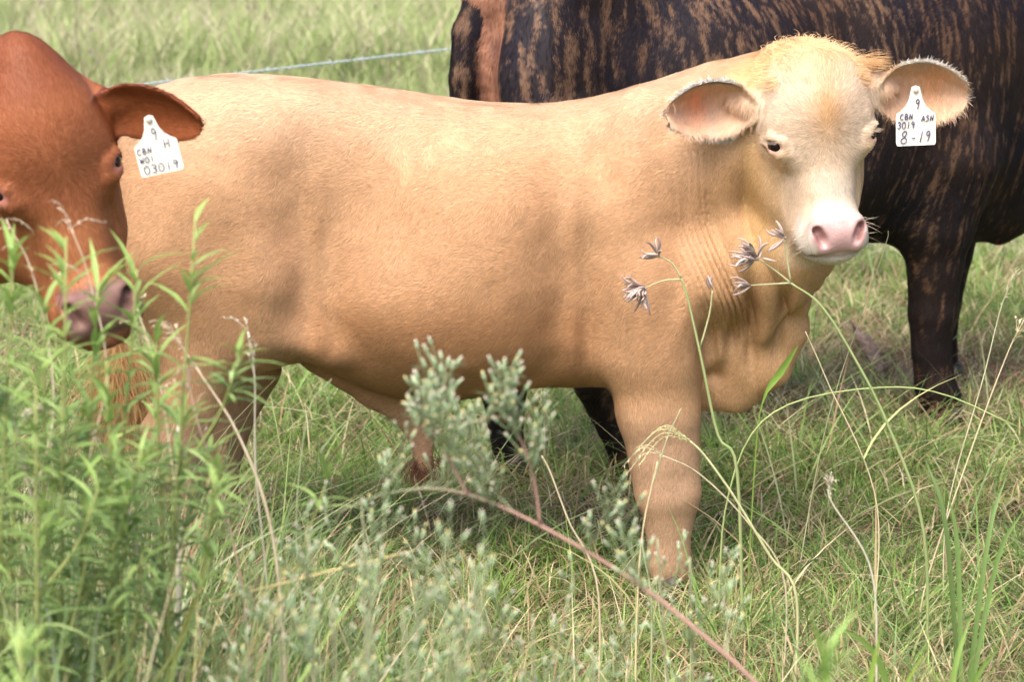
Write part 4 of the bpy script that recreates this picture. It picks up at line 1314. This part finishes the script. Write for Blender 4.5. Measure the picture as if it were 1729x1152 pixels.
# ------------------------------------------------------------------ weeds, seed heads, stalks
def leaf_set(B, D, U, L, W, col, fold=.25, droop=.35):
    """lance-shaped leaves: roots B, directions D, up hints U"""
    n = len(B); D = norm(D); sd = norm(np.cross(D, U)); up = norm(np.cross(sd, D))
    prof = [(0, .12), (.18, .75), (.42, 1.0), (.72, .62), (1.0, .03)]
    rows = []
    L = np.broadcast_to(L, n)[:, None]; W = np.broadcast_to(W, n)[:, None]
    for t, w in prof:
        c = B + D * L * t + up * (-droop * L * t * t)
        rows += [c - sd * W * w * .5 + up * W * w * fold, c, c + sd * W * w * .5 + up * W * w * fold]
    k = len(rows)
    V = np.stack(rows, 1).reshape(-1, 3)
    base = np.arange(n)[:, None] * k
    Q = []
    for i in range(len(prof) - 1):
        for j in (0, 1):
            Q.append(base + np.array([3*i+j, 3*i+j+1, 3*i+j+4, 3*i+j+3]))
    return V, np.concatenate(Q), np.repeat(col, k, 0)

def blob(c, d, r, l, sides=6, col=(1, 1, 1)):
    d = norm(np.array(d, float))
    v, q = tube([c, c + d * l * .25, c + d * l * .65, c + d * l], [r * .45, r, r * .85, r * .35], sides)
    return v, q, col

def curve(pts, n=14):
    P = np.asarray(pts, float); x = np.arange(len(P)); t = np.linspace(0, len(P) - 1, n)
    return np.stack([interp_s(t, x, P[:, i]) for i in range(3)], 1)

def to_ground(p, dx=0.0, dy=0.0):
    x, y = p[0] + dx, p[1] + dy
    return np.array([x, y, float(gz(np.array([x]), np.array([y]))[0]) - .01])

LEAFC = np.array([(.22, .33, .12), (.27, .40, .14), (.17, .27, .10), (.32, .43, .18)])
def leafy_weed(px_top, py_top, Y, px_base, label, branches=3, tip_y=.0, seed=0, leafL=.062, n_leaf=150, light=1.0, up_share=.75):
    top = at(px_top, py_top, Y)
    base = to_ground(at(px_base, 1100, Y + .05))
    root = empty('leafy_weed', base, 0, label, 'weed', 'leafy green weeds in front of the red cow')
    top = top - base
    mid = top * .5 + np.array([rng.normal() * .02, 0, .02])
    stem = curve([np.zeros(3), mid * .6, mid * 1.0 + np.array([-.01, 0, 0]), top], 16)
    v, q = tube(stem, np.linspace(.0042, .0014, 16), 6)
    parts = [(v, q, np.array([.30, .33, .12]))]
    lv = []
    def leaves(path, n, L):
        t = up_share * 0 + (1 - up_share) + up_share * rng.random(n) ** .8
        i = t * (len(path) - 1); i0 = np.clip(i.astype(int), 0, len(path) - 2); f = (i - i0)[:, None]
        B = path[i0] * (1 - f) + path[i0 + 1] * f
        T = norm(path[i0 + 1] - path[i0])
        ph = np.arange(n) * 2.4 + rng.random(n)
        R_ = np.stack([np.cos(ph), np.sin(ph), 0 * ph], 1)
        near_tip = t > .93
        D = R_ * (1.0 - .55 * near_tip[:, None]) + T * (.55 + .6 * rng.random((n, 1))) + rng.normal(size=(n, 3)) * .12
        c = LEAFC[rng.integers(0, 4, n)] * (1 + .15 * rng.normal(size=(n, 1))) * light
        tipc = sstep(.75, 1, t)[:, None]
        c = c * (1 - .5 * tipc) + np.array([.36, .52, .12]) * .5 * tipc
        lv.append(leaf_set(B, D, np.tile([0, 0, 1.], (n, 1)), L * (.5 + .75 * rng.random(n)), L * .125, c, droop=.35 + .35 * rng.random()))
    leaves(stem, n_leaf, leafL)
    for b in range(branches):
        t = .35 + .5 * rng.random(); j = int(t * 15)
        a = rng.uniform(0, 6.28)
        ln = (1 - t) * np.linalg.norm(top) * .75 + .05
        d = np.array([math.cos(a) * .5, math.sin(a) * .35, .85])
        path = curve([stem[j], stem[j] + d * ln * .5 + np.array([math.cos(a), math.sin(a) * .5, 0]) * ln * .08, stem[j] + d * ln], 8)
        v, q = tube(path, np.linspace(.0024, .001, 8), 5)
        parts.append((v, q, np.array([.30, .33, .12])))
        leaves(path, int(n_leaf * .4), leafL * .85)
    v, q, c = merge(parts); make_obj('stem', v, [q], m_stalk, root, c)
    v, q, c = merge(lv); make_obj('foliage', v, [q], m_leaf, root, c)
    return root

def bud_weed(path_w, red_until, label, twigs, group='grey green budding weeds', stem_r=.0045, twig_len=(.10, .2), bud_n=11, spread=1.0, upward=1.0, thin=1.0, name='budding_weed'):
    """woody reddish stem with upright feathery twigs that end in small pale buds"""
    base = np.array(path_w[0])
    root = empty(name, base, 0, label, 'weed', group)
    P = curve([np.array(p) - base for p in path_w], 26)
    r = np.linspace(stem_r, .0012, 26)
    red = np.array([.36, .22, .18]); grn = np.array([.30, .32, .20])
    v, q = tube(P, r, 7)
    k = np.clip(np.repeat(np.linspace(0, 1, 26), 7), 0, 1); k = np.concatenate([k, [0, 1]])
    make_obj('stem', v, [q], m_stalk, root, lerpc(red, grn, sstep(red_until, min(1, red_until + .3), k)))
    tw, lf, bd = [], [], []
    for i in range(twigs):
        t = .25 + .75 * (i + rng.random()) / twigs if red_until < .9 else .4 + .6 * rng.random()
        j = min(int(t * 25), 24)
        a = rng.uniform(0, 6.28)
        L = rng.uniform(*twig_len)
        d = np.array([math.cos(a) * .75 * spread, math.sin(a) * .75 * spread, upward * (.6 + .5 * rng.random())]); d /= np.linalg.norm(d)
        pth = curve([P[j], P[j] + d * L * .5 + np.array([0, 0, -.01]), P[j] + d * L + np.array([0, 0, .02])], 7)
        v, q = tube(pth, np.linspace(.0014, .0007, 7), 4); tw.append((v, q, np.array([.27, .30, .17])))
        # side sprigs with needle leaves and buds
        for s in range(bud_n):
            f = .25 + .75 * (s + rng.random()) / bud_n; jj = min(int(f * 6), 5)
            b0 = pth[jj] * (1 - (f * 6 - jj)) + pth[jj + 1] * (f * 6 - jj)
            aa = rng.uniform(0, 6.28)
            dd = norm(np.array([math.cos(aa) * .7, math.sin(aa) * .7, .35 + .7 * rng.random()]) + d * .5)
            l2 = rng.uniform(.012, .04)
            v, q = tube([b0, b0 + dd * l2 * .6, b0 + dd * l2], [.0007, .0006, .0006], 3); tw.append((v, q, np.array([.26, .33, .17])))
            e = b0 + dd * l2
            green = np.array([.30, .40, .24]) * (1 + .15 * rng.normal())
            v, q, c = blob(e, dd, .0023, .0095, 5, green); bd.append((v, q, c))
            tip = np.array([.64, .58, .48]) if rng.random() < .65 else np.array([.70, .62, .30])
            v, q, c = blob(e + dd * .0078, dd, .0019, .0035, 5, tip); bd.append((v, q, c))
            nn = 2
            BB = np.repeat((b0 + dd * l2 * rng.uniform(.0, .9))[None], nn, 0) + rng.normal(size=(nn, 3)) * .002
            DD = dd[None] + rng.normal(size=(nn, 3)) * .55
            lf.append(leaf_set(BB, DD, np.tile([0, 0, 1.], (nn, 1)), rng.uniform(.010, .022), .0019, np.tile(np.array([.27, .37, .21]) * (1 + .2 * rng.normal()), (nn, 1))))
    v, q, c = merge(tw); make_obj('twig', v, [q], m_stalk, root, c)['kind'] = 'stuff'
    v, q, c = merge(lf); make_obj('foliage', v, [q], m_leaf, root, c)['kind'] = 'stuff'
    v, q, c = merge(bd); make_obj('flower_buds', v, [q], m_stalk, root, c)['kind'] = 'stuff'
    return root

def seed_plant(stem_px, Y, heads, label, r=.0032):
    """green stem, side rays, each ending in a fist of curled grey brown pods"""
    W = [at(a, b, Y + dy) for a, b, dy in stem_px]
    base = to_ground(W[0], 0.02, .02)
    root = empty('seed_head_weed', base, 0, label, 'weed', 'weeds with curled grey seed pods')
    P = curve([np.zeros(3)] + [w - base for w in W], 26)
    v, q = tube(P, np.linspace(r, r * .55, 26), 8)
    make_obj('stem', v, [q], m_stalk, root, lerpc((.25, .34, .13), (.38, .42, .20), rng.random(len(v))))
    for pts, npod, dirp, L in heads:
        H = [at(a, b, Y + dy) - base for a, b, dy in pts]
        C = curve(H, 10)
        v, q = tube(C, np.linspace(.0019, .0012, 10), 6)
        ray = make_obj('ray', v, [q], m_stalk, root, np.tile([.42, .43, .24], (len(v), 1)))
        e = C[-1]; dirv = norm(np.array(dirp, float))
        parts = []
        for i in range(npod):
            d = norm(dirv + rng.normal(size=3) * (.55 if npod > 3 else .15))
            sidev = norm(np.cross(d, rng.normal(size=3)))
            l = L * rng.uniform(.6, 1.0); e0 = e + d * l * .1 * rng.random() + rng.normal(size=3) * .002
            pod = curve([e0, e0 + d * l * .3 + sidev * l * .10, e0 + d * l * .65 + sidev * l * .14, e0 + d * l * .92 + sidev * l * .06, e0 + d * l * 1.02 - sidev * l * .04], 10)
            v, q = tube(pod, [.0007, .0014, .0022, .0026, .0025, .0022, .0017, .0013, .0009, .0003], 6)
            c = np.array([.40, .31, .28]) * (1 + .2 * rng.normal())
            rib = np.tile(np.array([1.0, .55, 1.25, .6, 1.3, .8]), 10); rib = np.concatenate([rib, [1, 1]])
            parts.append((v, q, np.clip(c[None] * rib[:, None] * 1.1, .04, .8)))
        v, q, c = merge(parts)
        make_obj('seed_pods', v, [q], m_stalk, ray, c)
    return root

def stalk(pts, Y, label, r=(.0022, .0008), col=(.52, .44, .28), head=None, base_dx=0.0, name='grass_stalk', group='tall dry grass stalks', cat='grass stalk', leaf=0):
    W = [at(a, b, Y + (c_[0] if c_ else 0)) for a, b, *c_ in pts]
    base = to_ground(W[0], base_dx)
    root = empty(name, base, 0, label, cat, group)
    P = curve([np.zeros(3)] + [w - base for w in W], 26)
    v, q = tube(P, np.linspace(r[0], r[1], 26), 6)
    c = np.array(col)[None] * (1 + .12 * rng.normal(size=(len(v), 1)))
    make_obj('stem', v, [q], m_stalk, root, c)
    if leaf:
        B = P[rng.integers(3, 14, leaf)]; a = rng.uniform(0, 6.28, leaf)
        cc = np.tile(np.array(col), (leaf, 1)) * [.8, .95, .7]
        v, q, c = blades(B, rng.uniform(.10, .2, leaf), np.full(leaf, .005), a, np.full(leaf, .5), np.full(leaf, .7), cc, cc, segs=6)
        make_obj('blade', v, [q], m_grass, root, c)
    if head:
        kind, n, L = head
        parts = []
        T = norm(P[-1] - P[-4])
        for i in range(n):
            if kind == 'plume':      # narrow feathery panicle along the tip
                j = 25 - int(7 * rng.random()); b = P[j]
                d = norm(T + rng.normal(size=3) * .22); l = L * rng.uniform(.4, 1)
            elif kind == 'open':     # loose open panicle
                j = 25 - int(9 * rng.random()); b = P[j]
                d = norm(T * .6 + rng.normal(size=3) * .55); l = L * rng.uniform(.4, 1)
            else:                    # fingers fanning from the tip
                b = P[-1]; ang = (i / max(n - 1, 1) - .5)
                d = norm(np.array([-1.0, -.15 * ang, .28 - .5 * ang])); l = L * (1 - .25 * abs(ang))
            dro = .25 if kind != 'finger' else .55
            pth = curve([b, b + d * l * .5 + np.array([0, 0, .06 * l]), b + d * l - np.array([0, 0, dro * l])], 9)
            v, q = tube(pth, np.full(9, .0005 if kind != 'finger' else .0007), 3); parts.append((v, q, np.array(col)))
            m = int(26 if kind == 'finger' else 9)
            f = rng.random(m) * 8; j = np.clip(f.astype(int), 0, 7)
            B = pth[j] + (pth[j + 1] - pth[j]) * (f - j)[:, None]
            D = norm(pth[j + 1] - pth[j]) + rng.normal(size=(m, 3)) * .35
            cc = np.tile(np.array(col) * 1.1, (m, 1)) * (1 + .15 * rng.normal(size=(m, 1)))
            parts.append(leaf_set(B, D, np.tile([0, 0, 1.], (m, 1)), .006, .0017, cc))
        v, q, c = merge(parts)
        make_obj('seed_head', v, [q], m_stalk, root, c)
    return root

# leafy weeds at the left, standing close in front of the red cow's muzzle
leafy_weed(330, 372, 2.75, 240, 'leafy weed with the topmost green tip, beside the red cow\'s muzzle', 3, seed=1, n_leaf=60, up_share=.42)
leafy_weed(112, 400, 2.7, 150, 'leafy weed rising straight in front of the red cow\'s face', 4, seed=2, n_leaf=100, up_share=.55)
leafy_weed(232, 455, 2.85, 200, 'leafy weed crossing just under the red cow\'s nose', 3, seed=3, n_leaf=80, up_share=.6)
leafy_weed(22, 432, 2.75, 60, 'leafy weed at the very edge of the picture under the red cow\'s cheek', 4, seed=4, n_leaf=100, up_share=.6)
leafy_weed(180, 610, 2.7, 190, 'shorter dense leafy weed below the red cow\'s chin', 4, seed=5, n_leaf=60, up_share=.7)
leafy_weed(60, 640, 2.6, 90, 'shorter dense leafy weed low at the picture edge', 4, seed=6, n_leaf=50, up_share=.7)
leafy_weed(165, 492, 2.8, 172, 'leafy weed right in front of the red cow\'s nostrils', 4, n_leaf=130, up_share=.5)
leafy_weed(262, 560, 2.8, 215, 'leafy weed leaning between the red cow\'s muzzle and the calf\'s thigh', 2, n_leaf=60, up_share=.45)
leafy_weed(75, 520, 2.75, 95, 'bushy leafy weed below the red cow\'s cheek', 3, n_leaf=70, up_share=.6)
# nearest blurred sprigs
leafy_weed(35, 1075, 1.95, 30, 'out of focus bright leafy sprig in the bottom corner', 2, n_leaf=60, light=1.6, leafL=.04, up_share=.25)
leafy_weed(1395, 1085, 1.95, 1405, 'out of focus yellow green leafy sprig at the bottom edge', 4, n_leaf=80, light=1.7, leafL=.05, up_share=.25)

# budding weeds in the middle
Yb = 2.6
s0 = to_ground(at(1560, 1600, 2.45))
main = [s0, at(1480, 1420, 2.48), at(1375, 1260, 2.5), at(1262, 1140, 2.52), at(1180, 1068, 2.54), at(1100, 1003, 2.56), at(1005, 940, 2.58), at(912, 888, Yb), at(850, 858, Yb + .02), at(785, 834, Yb + .03), at(720, 825, Yb + .05), at(640, 838, Yb + .08), at(560, 870, Yb + .12)]
bud_weed(main, .62, 'long arching red stemmed weed with pale buds crossing below the belly', 9, twig_len=(.05, .11), stem_r=.0033, bud_n=12)
side = [at(912, 886, Yb), at(903, 820, Yb), at(880, 745, Yb), at(845, 705, Yb), at(790, 715, Yb)]
bud_weed(side, .8, 'upright budding side shoot rising to the calf\'s belly from the red stem', 7, twig_len=(.025, .06), stem_r=.0020, bud_n=9)
side2 = [at(790, 838, Yb), at(765, 790, Yb), at(735, 735, Yb - .02), at(700, 695, Yb - .04)]
bud_weed(side2, .9, 'budding shoot with the clearest pale buds against the calf\'s belly', 8, twig_len=(.025, .06), stem_r=.0018, bud_n=9)
spots = [(520, 900, 2.45), (610, 930, 2.4), (700, 940, 2.6), (560, 1015, 2.1), (680, 1030, 2.1), (800, 985, 2.55), (470, 1030, 2.45), (900, 1040, 2.5), (770, 1080, 2.05), (1000, 1090, 2.5), (1110, 910, 2.9), (1165, 940, 2.85), (610, 850, 2.7)]
names = ['budding weed whose top sits left of the calf\'s belly tuft', 'budding weed below the calf\'s belly tuft', 'budding weed under the bend of the red stem', 'blurred budding weed low between the calf\'s legs', 'blurred budding weed under the middle of the belly, near the bottom', 'budding weed just under the red stem', 'blurred budding weed in front of the calf\'s hind feet', 'budding weed between the red stem and the front hoof, low down', 'nearest blurred budding weed at the bottom centre', 'low budding weed under the middle of the red stem', 'thin budding sprig in front of the calf\'s front shin', 'thin budding sprig just ahead of the calf\'s front shin', 'tallest budding weed behind the bend of the red stem']
for (a, b, Y), nm in zip(spots, names):
    tp = at(a, b, Y); bs = to_ground(at(a + rng.uniform(-20, 40), 1100, Y))
    thin_ = a in (1110, 1165)
    bud_weed([bs, bs * .5 + tp * .5 + np.array([.01, 0, 0]), tp], .1, nm, 5 if thin_ else 7, twig_len=(.03, .07) if thin_ else (.05, .13), stem_r=.002, bud_n=7 if thin_ else 10)

# seed-pod weeds by the calf's chest
seed_plant([(1245, 800, 0), (1212, 735, 0), (1183, 600, 0), (1160, 500, 0), (1150, 470, 0)], 4.0,
           [([(1150, 472, 0), (1120, 474, 0), (1088, 487, 0)], 28, (-.75, -.3, -.35), .046),
            ([(1150, 470, 0), (1135, 445, 0), (1112, 432, 0)], 8, (-.75, -.2, .45), .036),
            ([(1183, 585, 0), (1198, 530, 0), (1203, 490, 0)], 3, (-.3, 0, 1), .034)],
           'weed with drooping grey seed pods in front of the calf\'s upper foreleg')
seed_plant([(1560, 900, 0), (1500, 720, 0), (1440, 600, 0), (1385, 515, 0), (1335, 478, 0)], 3.95,
           [([(1335, 478, 0), (1310, 458, 0), (1278, 436, 0)], 34, (-.7, -.3, .35), .048),
            ([(1335, 478, 0), (1300, 480, 0), (1268, 482, 0)], 6, (-1, 0, .05), .036),
            ([(1335, 476, 0), (1328, 430, 0), (1326, 400, 0)], 7, (-.7, 0, .45), .038)],
           'weed with upturned grey seed pods in front of the calf\'s neck', r=.0030)
# drooping finger grass by the shin and other stalks
stalk([(1345, 1010), (1300, 940), (1240, 840), (1190, 770), (1165, 745)], 3.75, 'yellow green grass stalk with drooping fingers across the calf\'s front shin', (.0028, .0016), (.50, .50, .27), ('finger', 5, .10))
stalk([(1325, 985), (1260, 880), (1180, 800), (1120, 770)], 3.8, 'thinner drooping grass stalk below the calf\'s front knee', (.0018, .0009), (.56, .50, .33), ('finger', 3, .07))
stalk([(1400, 700), (1430, 705), (1180, 780), (1050, 715), (990, 690)], 3.9, 'long thin blade leaning across the calf\'s front shin', (.0016, .0008), (.46, .47, .30)) if False else None
L_ = [
 ([(300, 1150), (302, 950), (300, 780), (303, 700)], 3.1, 'pale thick bleached stalk in front of the calf\'s hind leg', (.0042, .003), (.70, .64, .54), None, 2),
 ([(480, 1100), (455, 880), (400, 730), (330, 620), (290, 560)], 3.15, 'long straw stalk leaning back across the calf\'s thigh', (.0030, .0012), (.62, .52, .38), ('plume', 16, .045), 0),
 ([(455, 1050), (432, 800), (430, 640), (418, 560)], 3.2, 'thin stalk with a forked plume before the calf\'s thigh', (.0018, .0009), (.54, .50, .40), ('plume', 9, .05), 0),
 ([(340, 1100), (300, 850), (270, 650), (232, 520)], 3.1, 'yellow straw stalk crossing the calf\'s hock', (.0022, .001), (.62, .54, .36), ('open', 10, .05), 0),
 ([(420, 1100), (380, 860), (330, 700), (312, 600)], 3.0, 'pinkish dry stalk beside the bleached one', (.0018, .0008), (.56, .42, .34), ('open', 9, .05), 0),
 ([(60, 1150), (70, 950), (40, 780), (20, 690)], 2.8, 'pale bent stalk nearest the picture edge', (.003, .0015), (.60, .53, .44), ('open', 10, .05), 2),
 ([(260, 1120), (225, 900), (190, 780), (120, 700), (60, 690)], 2.85, 'pale stalk arching over towards the picture edge', (.0026, .001), (.62, .55, .46), ('plume', 10, .05), 1),
 ([(180, 1130), (330, 1030), (520, 975), (700, 930)], 2.8, 'yellowish stalk lying low across the budding weeds', (.0022, .001), (.58, .50, .24), None, 0),
 ([(520, 1120), (500, 900), (520, 700), (560, 640)], 3.3, 'fine green stalk under the calf\'s flank', (.0014, .0006), (.36, .42, .24), None, 0),
 ([(30, 1000), (90, 700), (60, 480), (10, 370)], 3.0, 'straw stalk with loose awns in front of the red cow\'s cheek', (.0016, .0008), (.66, .56, .42), ('open', 7, .06), 0),
 ([(140, 900), (180, 640), (150, 470), (120, 385)], 2.95, 'thin stalk with spread awns crossing the red cow\'s face', (.0014, .0007), (.62, .52, .40), ('open', 7, .07), 0),
 ([(1100, 1020), (1085, 900), (1120, 760), (1150, 690)], 3.7, 'narrow green stalk close against the calf\'s front shin', (.0018, .0008), (.40, .44, .26), None, 0),
 ([(1075, 1050), (1085, 900), (1110, 780)], 3.6, 'straw stalk at the back of the calf\'s front shin', (.002, .001), (.62, .52, .32), None, 1),
 ([(1010, 1000), (960, 880), (930, 800), (915, 770)], 3.6, 'bent straw just behind the calf\'s front leg', (.0018, .001), (.62, .52, .36), None, 0),
 ([(1600, 860), (1660, 640), (1690, 520), (1712, 470)], 4.3, 'tall stalk with a wispy head right of the dark foreleg', (.0016, .0007), (.52, .50, .34), ('plume', 10, .05), 0),
 ([(1560, 1000), (1640, 760), (1700, 600), (1729, 540)], 4.1, 'leaning straw stalk at the far right', (.0018, .0008), (.60, .52, .34), ('plume', 8, .05), 0),
 ([(1350, 960), (1400, 700), (1490, 430), (1500, 390)], 4.4, 'fine stalk rising under the calf\'s muzzle', (.0014, .0006), (.44, .46, .28), None, 0),
 ([(1480, 850), (1395, 640), (1360, 560)], 4.1, 'short straw ahead of the calf\'s brisket', (.0014, .0008), (.66, .56, .36), None, 1),
 ([(1215, 985), (1225, 860), (1265, 740), (1340, 680), (1480, 655), (1590, 665), (1720, 722)], 4.2, 'arching green blade lying over the dark hoof', (.0022, .0012), (.34, .42, .17), None, 0),
 ([(1480, 1120), (1470, 960), (1405, 850), (1400, 820)], 3.5, 'pale seedy stalk standing in the right side turf', (.0018, .0012), (.60, .56, .44), ('plume', 12, .03), 0),
]
for pts, Y, lb, r, col, hd, lf in L_:
    stalk(pts, Y, lb, r, col, hd, leaf=lf)

# broad blades of one plant each
def blade_plant(px, py, Y, tips, label, w=.012, col=(.22, .36, .07), name='grass_tuft', thin=False):
    base = to_ground(at(px, py, Y))
    root = empty(name, base, 0, label, 'grass tuft')
    for a, b, dy in tips:
        e = at(a, b, Y + dy) - base
        m = e * .5 + np.array([0, 0, .25 * np.linalg.norm(e)])
        P = curve([np.zeros(3), m, e], 12)
        T = norm(np.gradient(P, axis=0)); sd = norm(np.cross(T, np.tile([.1, -1, .35], (12, 1))))
        ww = w * np.array([.5, .8, 1, 1.05, 1.05, 1, .95, .85, .7, .5, .3, .04])
        if thin:
            P = curve([np.zeros(3), at(px + 14, 760, Y) - base, at(1290, 672, Y) - base, at(1318, 628, Y) - base, e], 12); T = norm(np.gradient(P, axis=0)); sd = norm(np.cross(T, np.tile([.1, -1, .35], (12, 1))))
            ww = w * np.array([.2, .2, .2, .2, .2, .2, .45, .9, 1, .9, .55, .04])
        up = np.cross(sd, T) * (ww * .18)[:, None]
        V = np.stack([P - sd * ww[:, None] / 2 + up, P, P + sd * ww[:, None] / 2 + up], 1).reshape(-1, 3)
        i = np.arange(11)[:, None] * 3
        Q = np.concatenate([i + np.array([0, 1, 4, 3]), i + np.array([1, 2, 5, 4])])
        c = np.array(col) * (1 + .12 * rng.normal())
        make_obj('blade', V, [Q], m_leaf, root, np.tile(c, (len(V), 1)) * (1 + .08 * vnoise(V, 40, 3))[:, None])
    return root
blade_plant(1262, 900, 4.22, [(1348, 583, -.02)], 'single green leaf on a thin stem against the calf\'s brisket', .013, thin=True)
blade_plant(1580, 1125, 3.2, [(1405, 1050, -.1), (1640, 1040, .1), (1690, 1090, 0)], 'tuft of broad bright blades in the bottom right turf', .009, (.24, .38, .09))
blade_plant(1440, 1150, 2.8, [(1365, 1030, -.1), (1490, 1050, .0), (1560, 1100, .0)], 'blurred broad blade tuft beside the bottom sprig', .009, (.34, .50, .10))
blade_plant(1640, 900, 3.7, [(1560, 770, .1), (1700, 800, .1), (1600, 830, 0), (1729, 860, 0)], 'tuft of arching blades below the dark foreleg', .008, (.20, .32, .10))
blade_plant(120, 1130, 2.7, [(175, 985, 0), (60, 930, 0), (130, 860, .1), (10, 1020, 0)], 'tuft of pale arching blades at the bottom left', .006, (.40, .48, .34))
blade_plant(230, 1100, 2.75, [(330, 1000, 0), (175, 950, .1), (360, 1060, 0)], 'tuft of blades with yellowing ends near the bottom left', .006, (.42, .42, .12))

# dry stalks of the far meadow
far = [((150, 160), (130, 70), (128, -30), 'dark stemmed weed stalk behind the red cow\'s poll', .008), ((70, 60), (40, 10), (20, -30), 'thin dark stalk in the top left corner', .005), ((205, 110), (190, 30), (178, -5), 'dead weed with a dark seed ball in the meadow', .006),
       ((345, 110), (342, 40), (305, -40), 'slender leaning dead stalk in the meadow', .004), ((436, 118), (432, 40), (425, -30), 'straight brown dead stalk in the middle of the meadow', .005), ((560, 100), (530, 40), (505, -20), 'pale leaning straw stalk in the meadow', .004),
       ((640, 110), (618, 60), (612, 30), 'short pale stalk near the brindle cow\'s tail', .004), ((90, 130), (85, 60), (83, 0), 'brown dead stalk above the red cow\'s poll', .005)]
for (b, m_, t, lb, r) in far:
    G = ground_at(*b); Y = min(G[1], 14.5)
    W = [at(b[0], b[1], Y), at(m_[0], m_[1], Y), at(t[0], t[1], Y)]
    base = to_ground(W[0])
    root = empty('dead_stalk', base, 0, lb, 'dead stalk', 'dead stalks standing in the meadow')
    P = curve([np.zeros(3)] + [w - base for w in W], 12)
    v, q = tube(P, np.linspace(r * .7, r * .4, 12), 6)
    make_obj('stem', v, [q], m_stalk, root, np.tile([.20, .15, .12] if r > .0045 else [.50, .44, .32], (len(v), 1)))
    parts = []
    for i in range(5):
        j = rng.integers(4, 11); d = norm(np.array([rng.choice([-1, 1]) * 1., 0, 1.3]))
        l = rng.uniform(.05, .14)
        v, q = tube([P[j], P[j] + d * l * .5, P[j] + d * l + [0, 0, .02]], [.0022, .0018, .0014], 4); parts.append((v, q, np.array([.22, .17, .13])))
        v, q, c = blob(P[j] + d * l, d, .009, .02, 6, np.array([.20, .15, .14])); parts.append((v, q, c))
    v, q, c = merge(parts); make_obj('side_twig', v, [q], m_stalk, root, c)

# ------------------------------------------------------------------ dead branch on the turf, fence
def dead_branch():
    base = to_ground(ground_at(1462, 640))
    a = ground_at(1428, 578) - base + [0, 0, .04]; b = ground_at(1490, 645) - base
    root = empty('dead_branch', base, 0, 'weathered grey brown piece of dead wood lying by the dark foreleg', 'dead branch')
    P = curve([a + [0, 0, .012], a * .5 + b * .5 + [.006, 0, .03], b + [0, 0, .012]], 40)
    v, q = tube(P, np.interp(np.linspace(0, 1, 40), [0, .15, .5, .85, 1], [.002, .009, .019, .022, .008]), 18)
    rad_ = norm(v - np.concatenate([np.repeat(P, 18, 0), P[:1], P[-1:]]))
    v = v + rad_ * (.007 * vnoise(v * [1, 1, .5], 70, 5) + .004 * vnoise(v, 190, 6) - .002)[:, None]
    c = lerpc((.10, .07, .06), (.27, .20, .17), .5 + .5 * vnoise(v * [1, 1, 4], 70, 7))
    make_obj('wood', v, [q], mat_wood, root, c)
    parts = []
    for d, l in (((-.3, -.2, .6), .05), ((.5, -.2, .4), .03)):
        j = rng.integers(10, 30); d = norm(np.array(d))
        parts.append((*tube([P[j], P[j] + d * l * .5, P[j] + d * l], [.005, .004, .001], 7), np.array([.26, .19, .16])))
    v, q, c = merge(parts); make_obj('broken_twig', v, [q], mat_wood, root, c)
mat_wood = mat_attr('dead_wood', rough=.9, spec=.2, bump=.004, bscale=90)
dead_branch()

m_wire = mat_plain('galvanised_wire', (.50, .60, .68), .35, .6)
m_post = mat_plain('fence_post', (.20, .17, .14), .8, .3, noise=.35, nscale=14, bump=.004)
def fence():
    A = at(165, 151, 6.45); B = at(762, 82, 7.55)
    d = (B - A) / np.linalg.norm((B - A)[:2]); d[2] = 0
    z0 = (A[2] + B[2]) / 2
    root = empty('wire_fence', (A[0], A[1], 0), 0, 'twisted barbed wire fence running behind the calf\'s back to the brindle cow', 'fence')
    slope = (B[2] - A[2]) / np.linalg.norm((B - A)[:2])
    def pos(t, z): return np.array([d[0] * t, d[1] * t, z])
    t0, t1 = -3.0, 9.0
    for k, zz in enumerate((A[2],)):
        t = np.linspace(t0, t1, 900)
        parts = []
        for ph in (0, math.pi):
            P = np.stack([d[0] * t, d[1] * t, zz + slope * t], 1)
            n1 = np.array([-d[1], d[0], 0])
            a = t / .055 * 2 * math.pi + ph
            P = P + np.cos(a)[:, None] * n1 * .0024 + np.sin(a)[:, None] * np.array([0, 0, .0024])
            parts.append((*tube(P, .0016, 5), (0, 0, 0)))
        for tb in np.arange(t0, t1, .13):
            c = pos(tb, zz + slope * tb)
            for s in range(2):
                e = norm(rng.normal(size=3)) * .013
                parts.append((*tube([c - e, c, c + e], [.0005, .0014, .0005], 4), (0, 0, 0)))
        v, q, c = merge(parts)
        make_obj('barbed_wire', v, [q], m_wire, root)
    for t in (t0, 4.6, t1):
        c = pos(t, 0)
        v, q = tube([c + [0, 0, -.2], c + [0, 0, .5], c + [0, 0, .98], c + [0, 0, 1.0]], [.05, .048, .046, .035], 12)
        make_obj('post', v, [q], m_post, root)
fence()
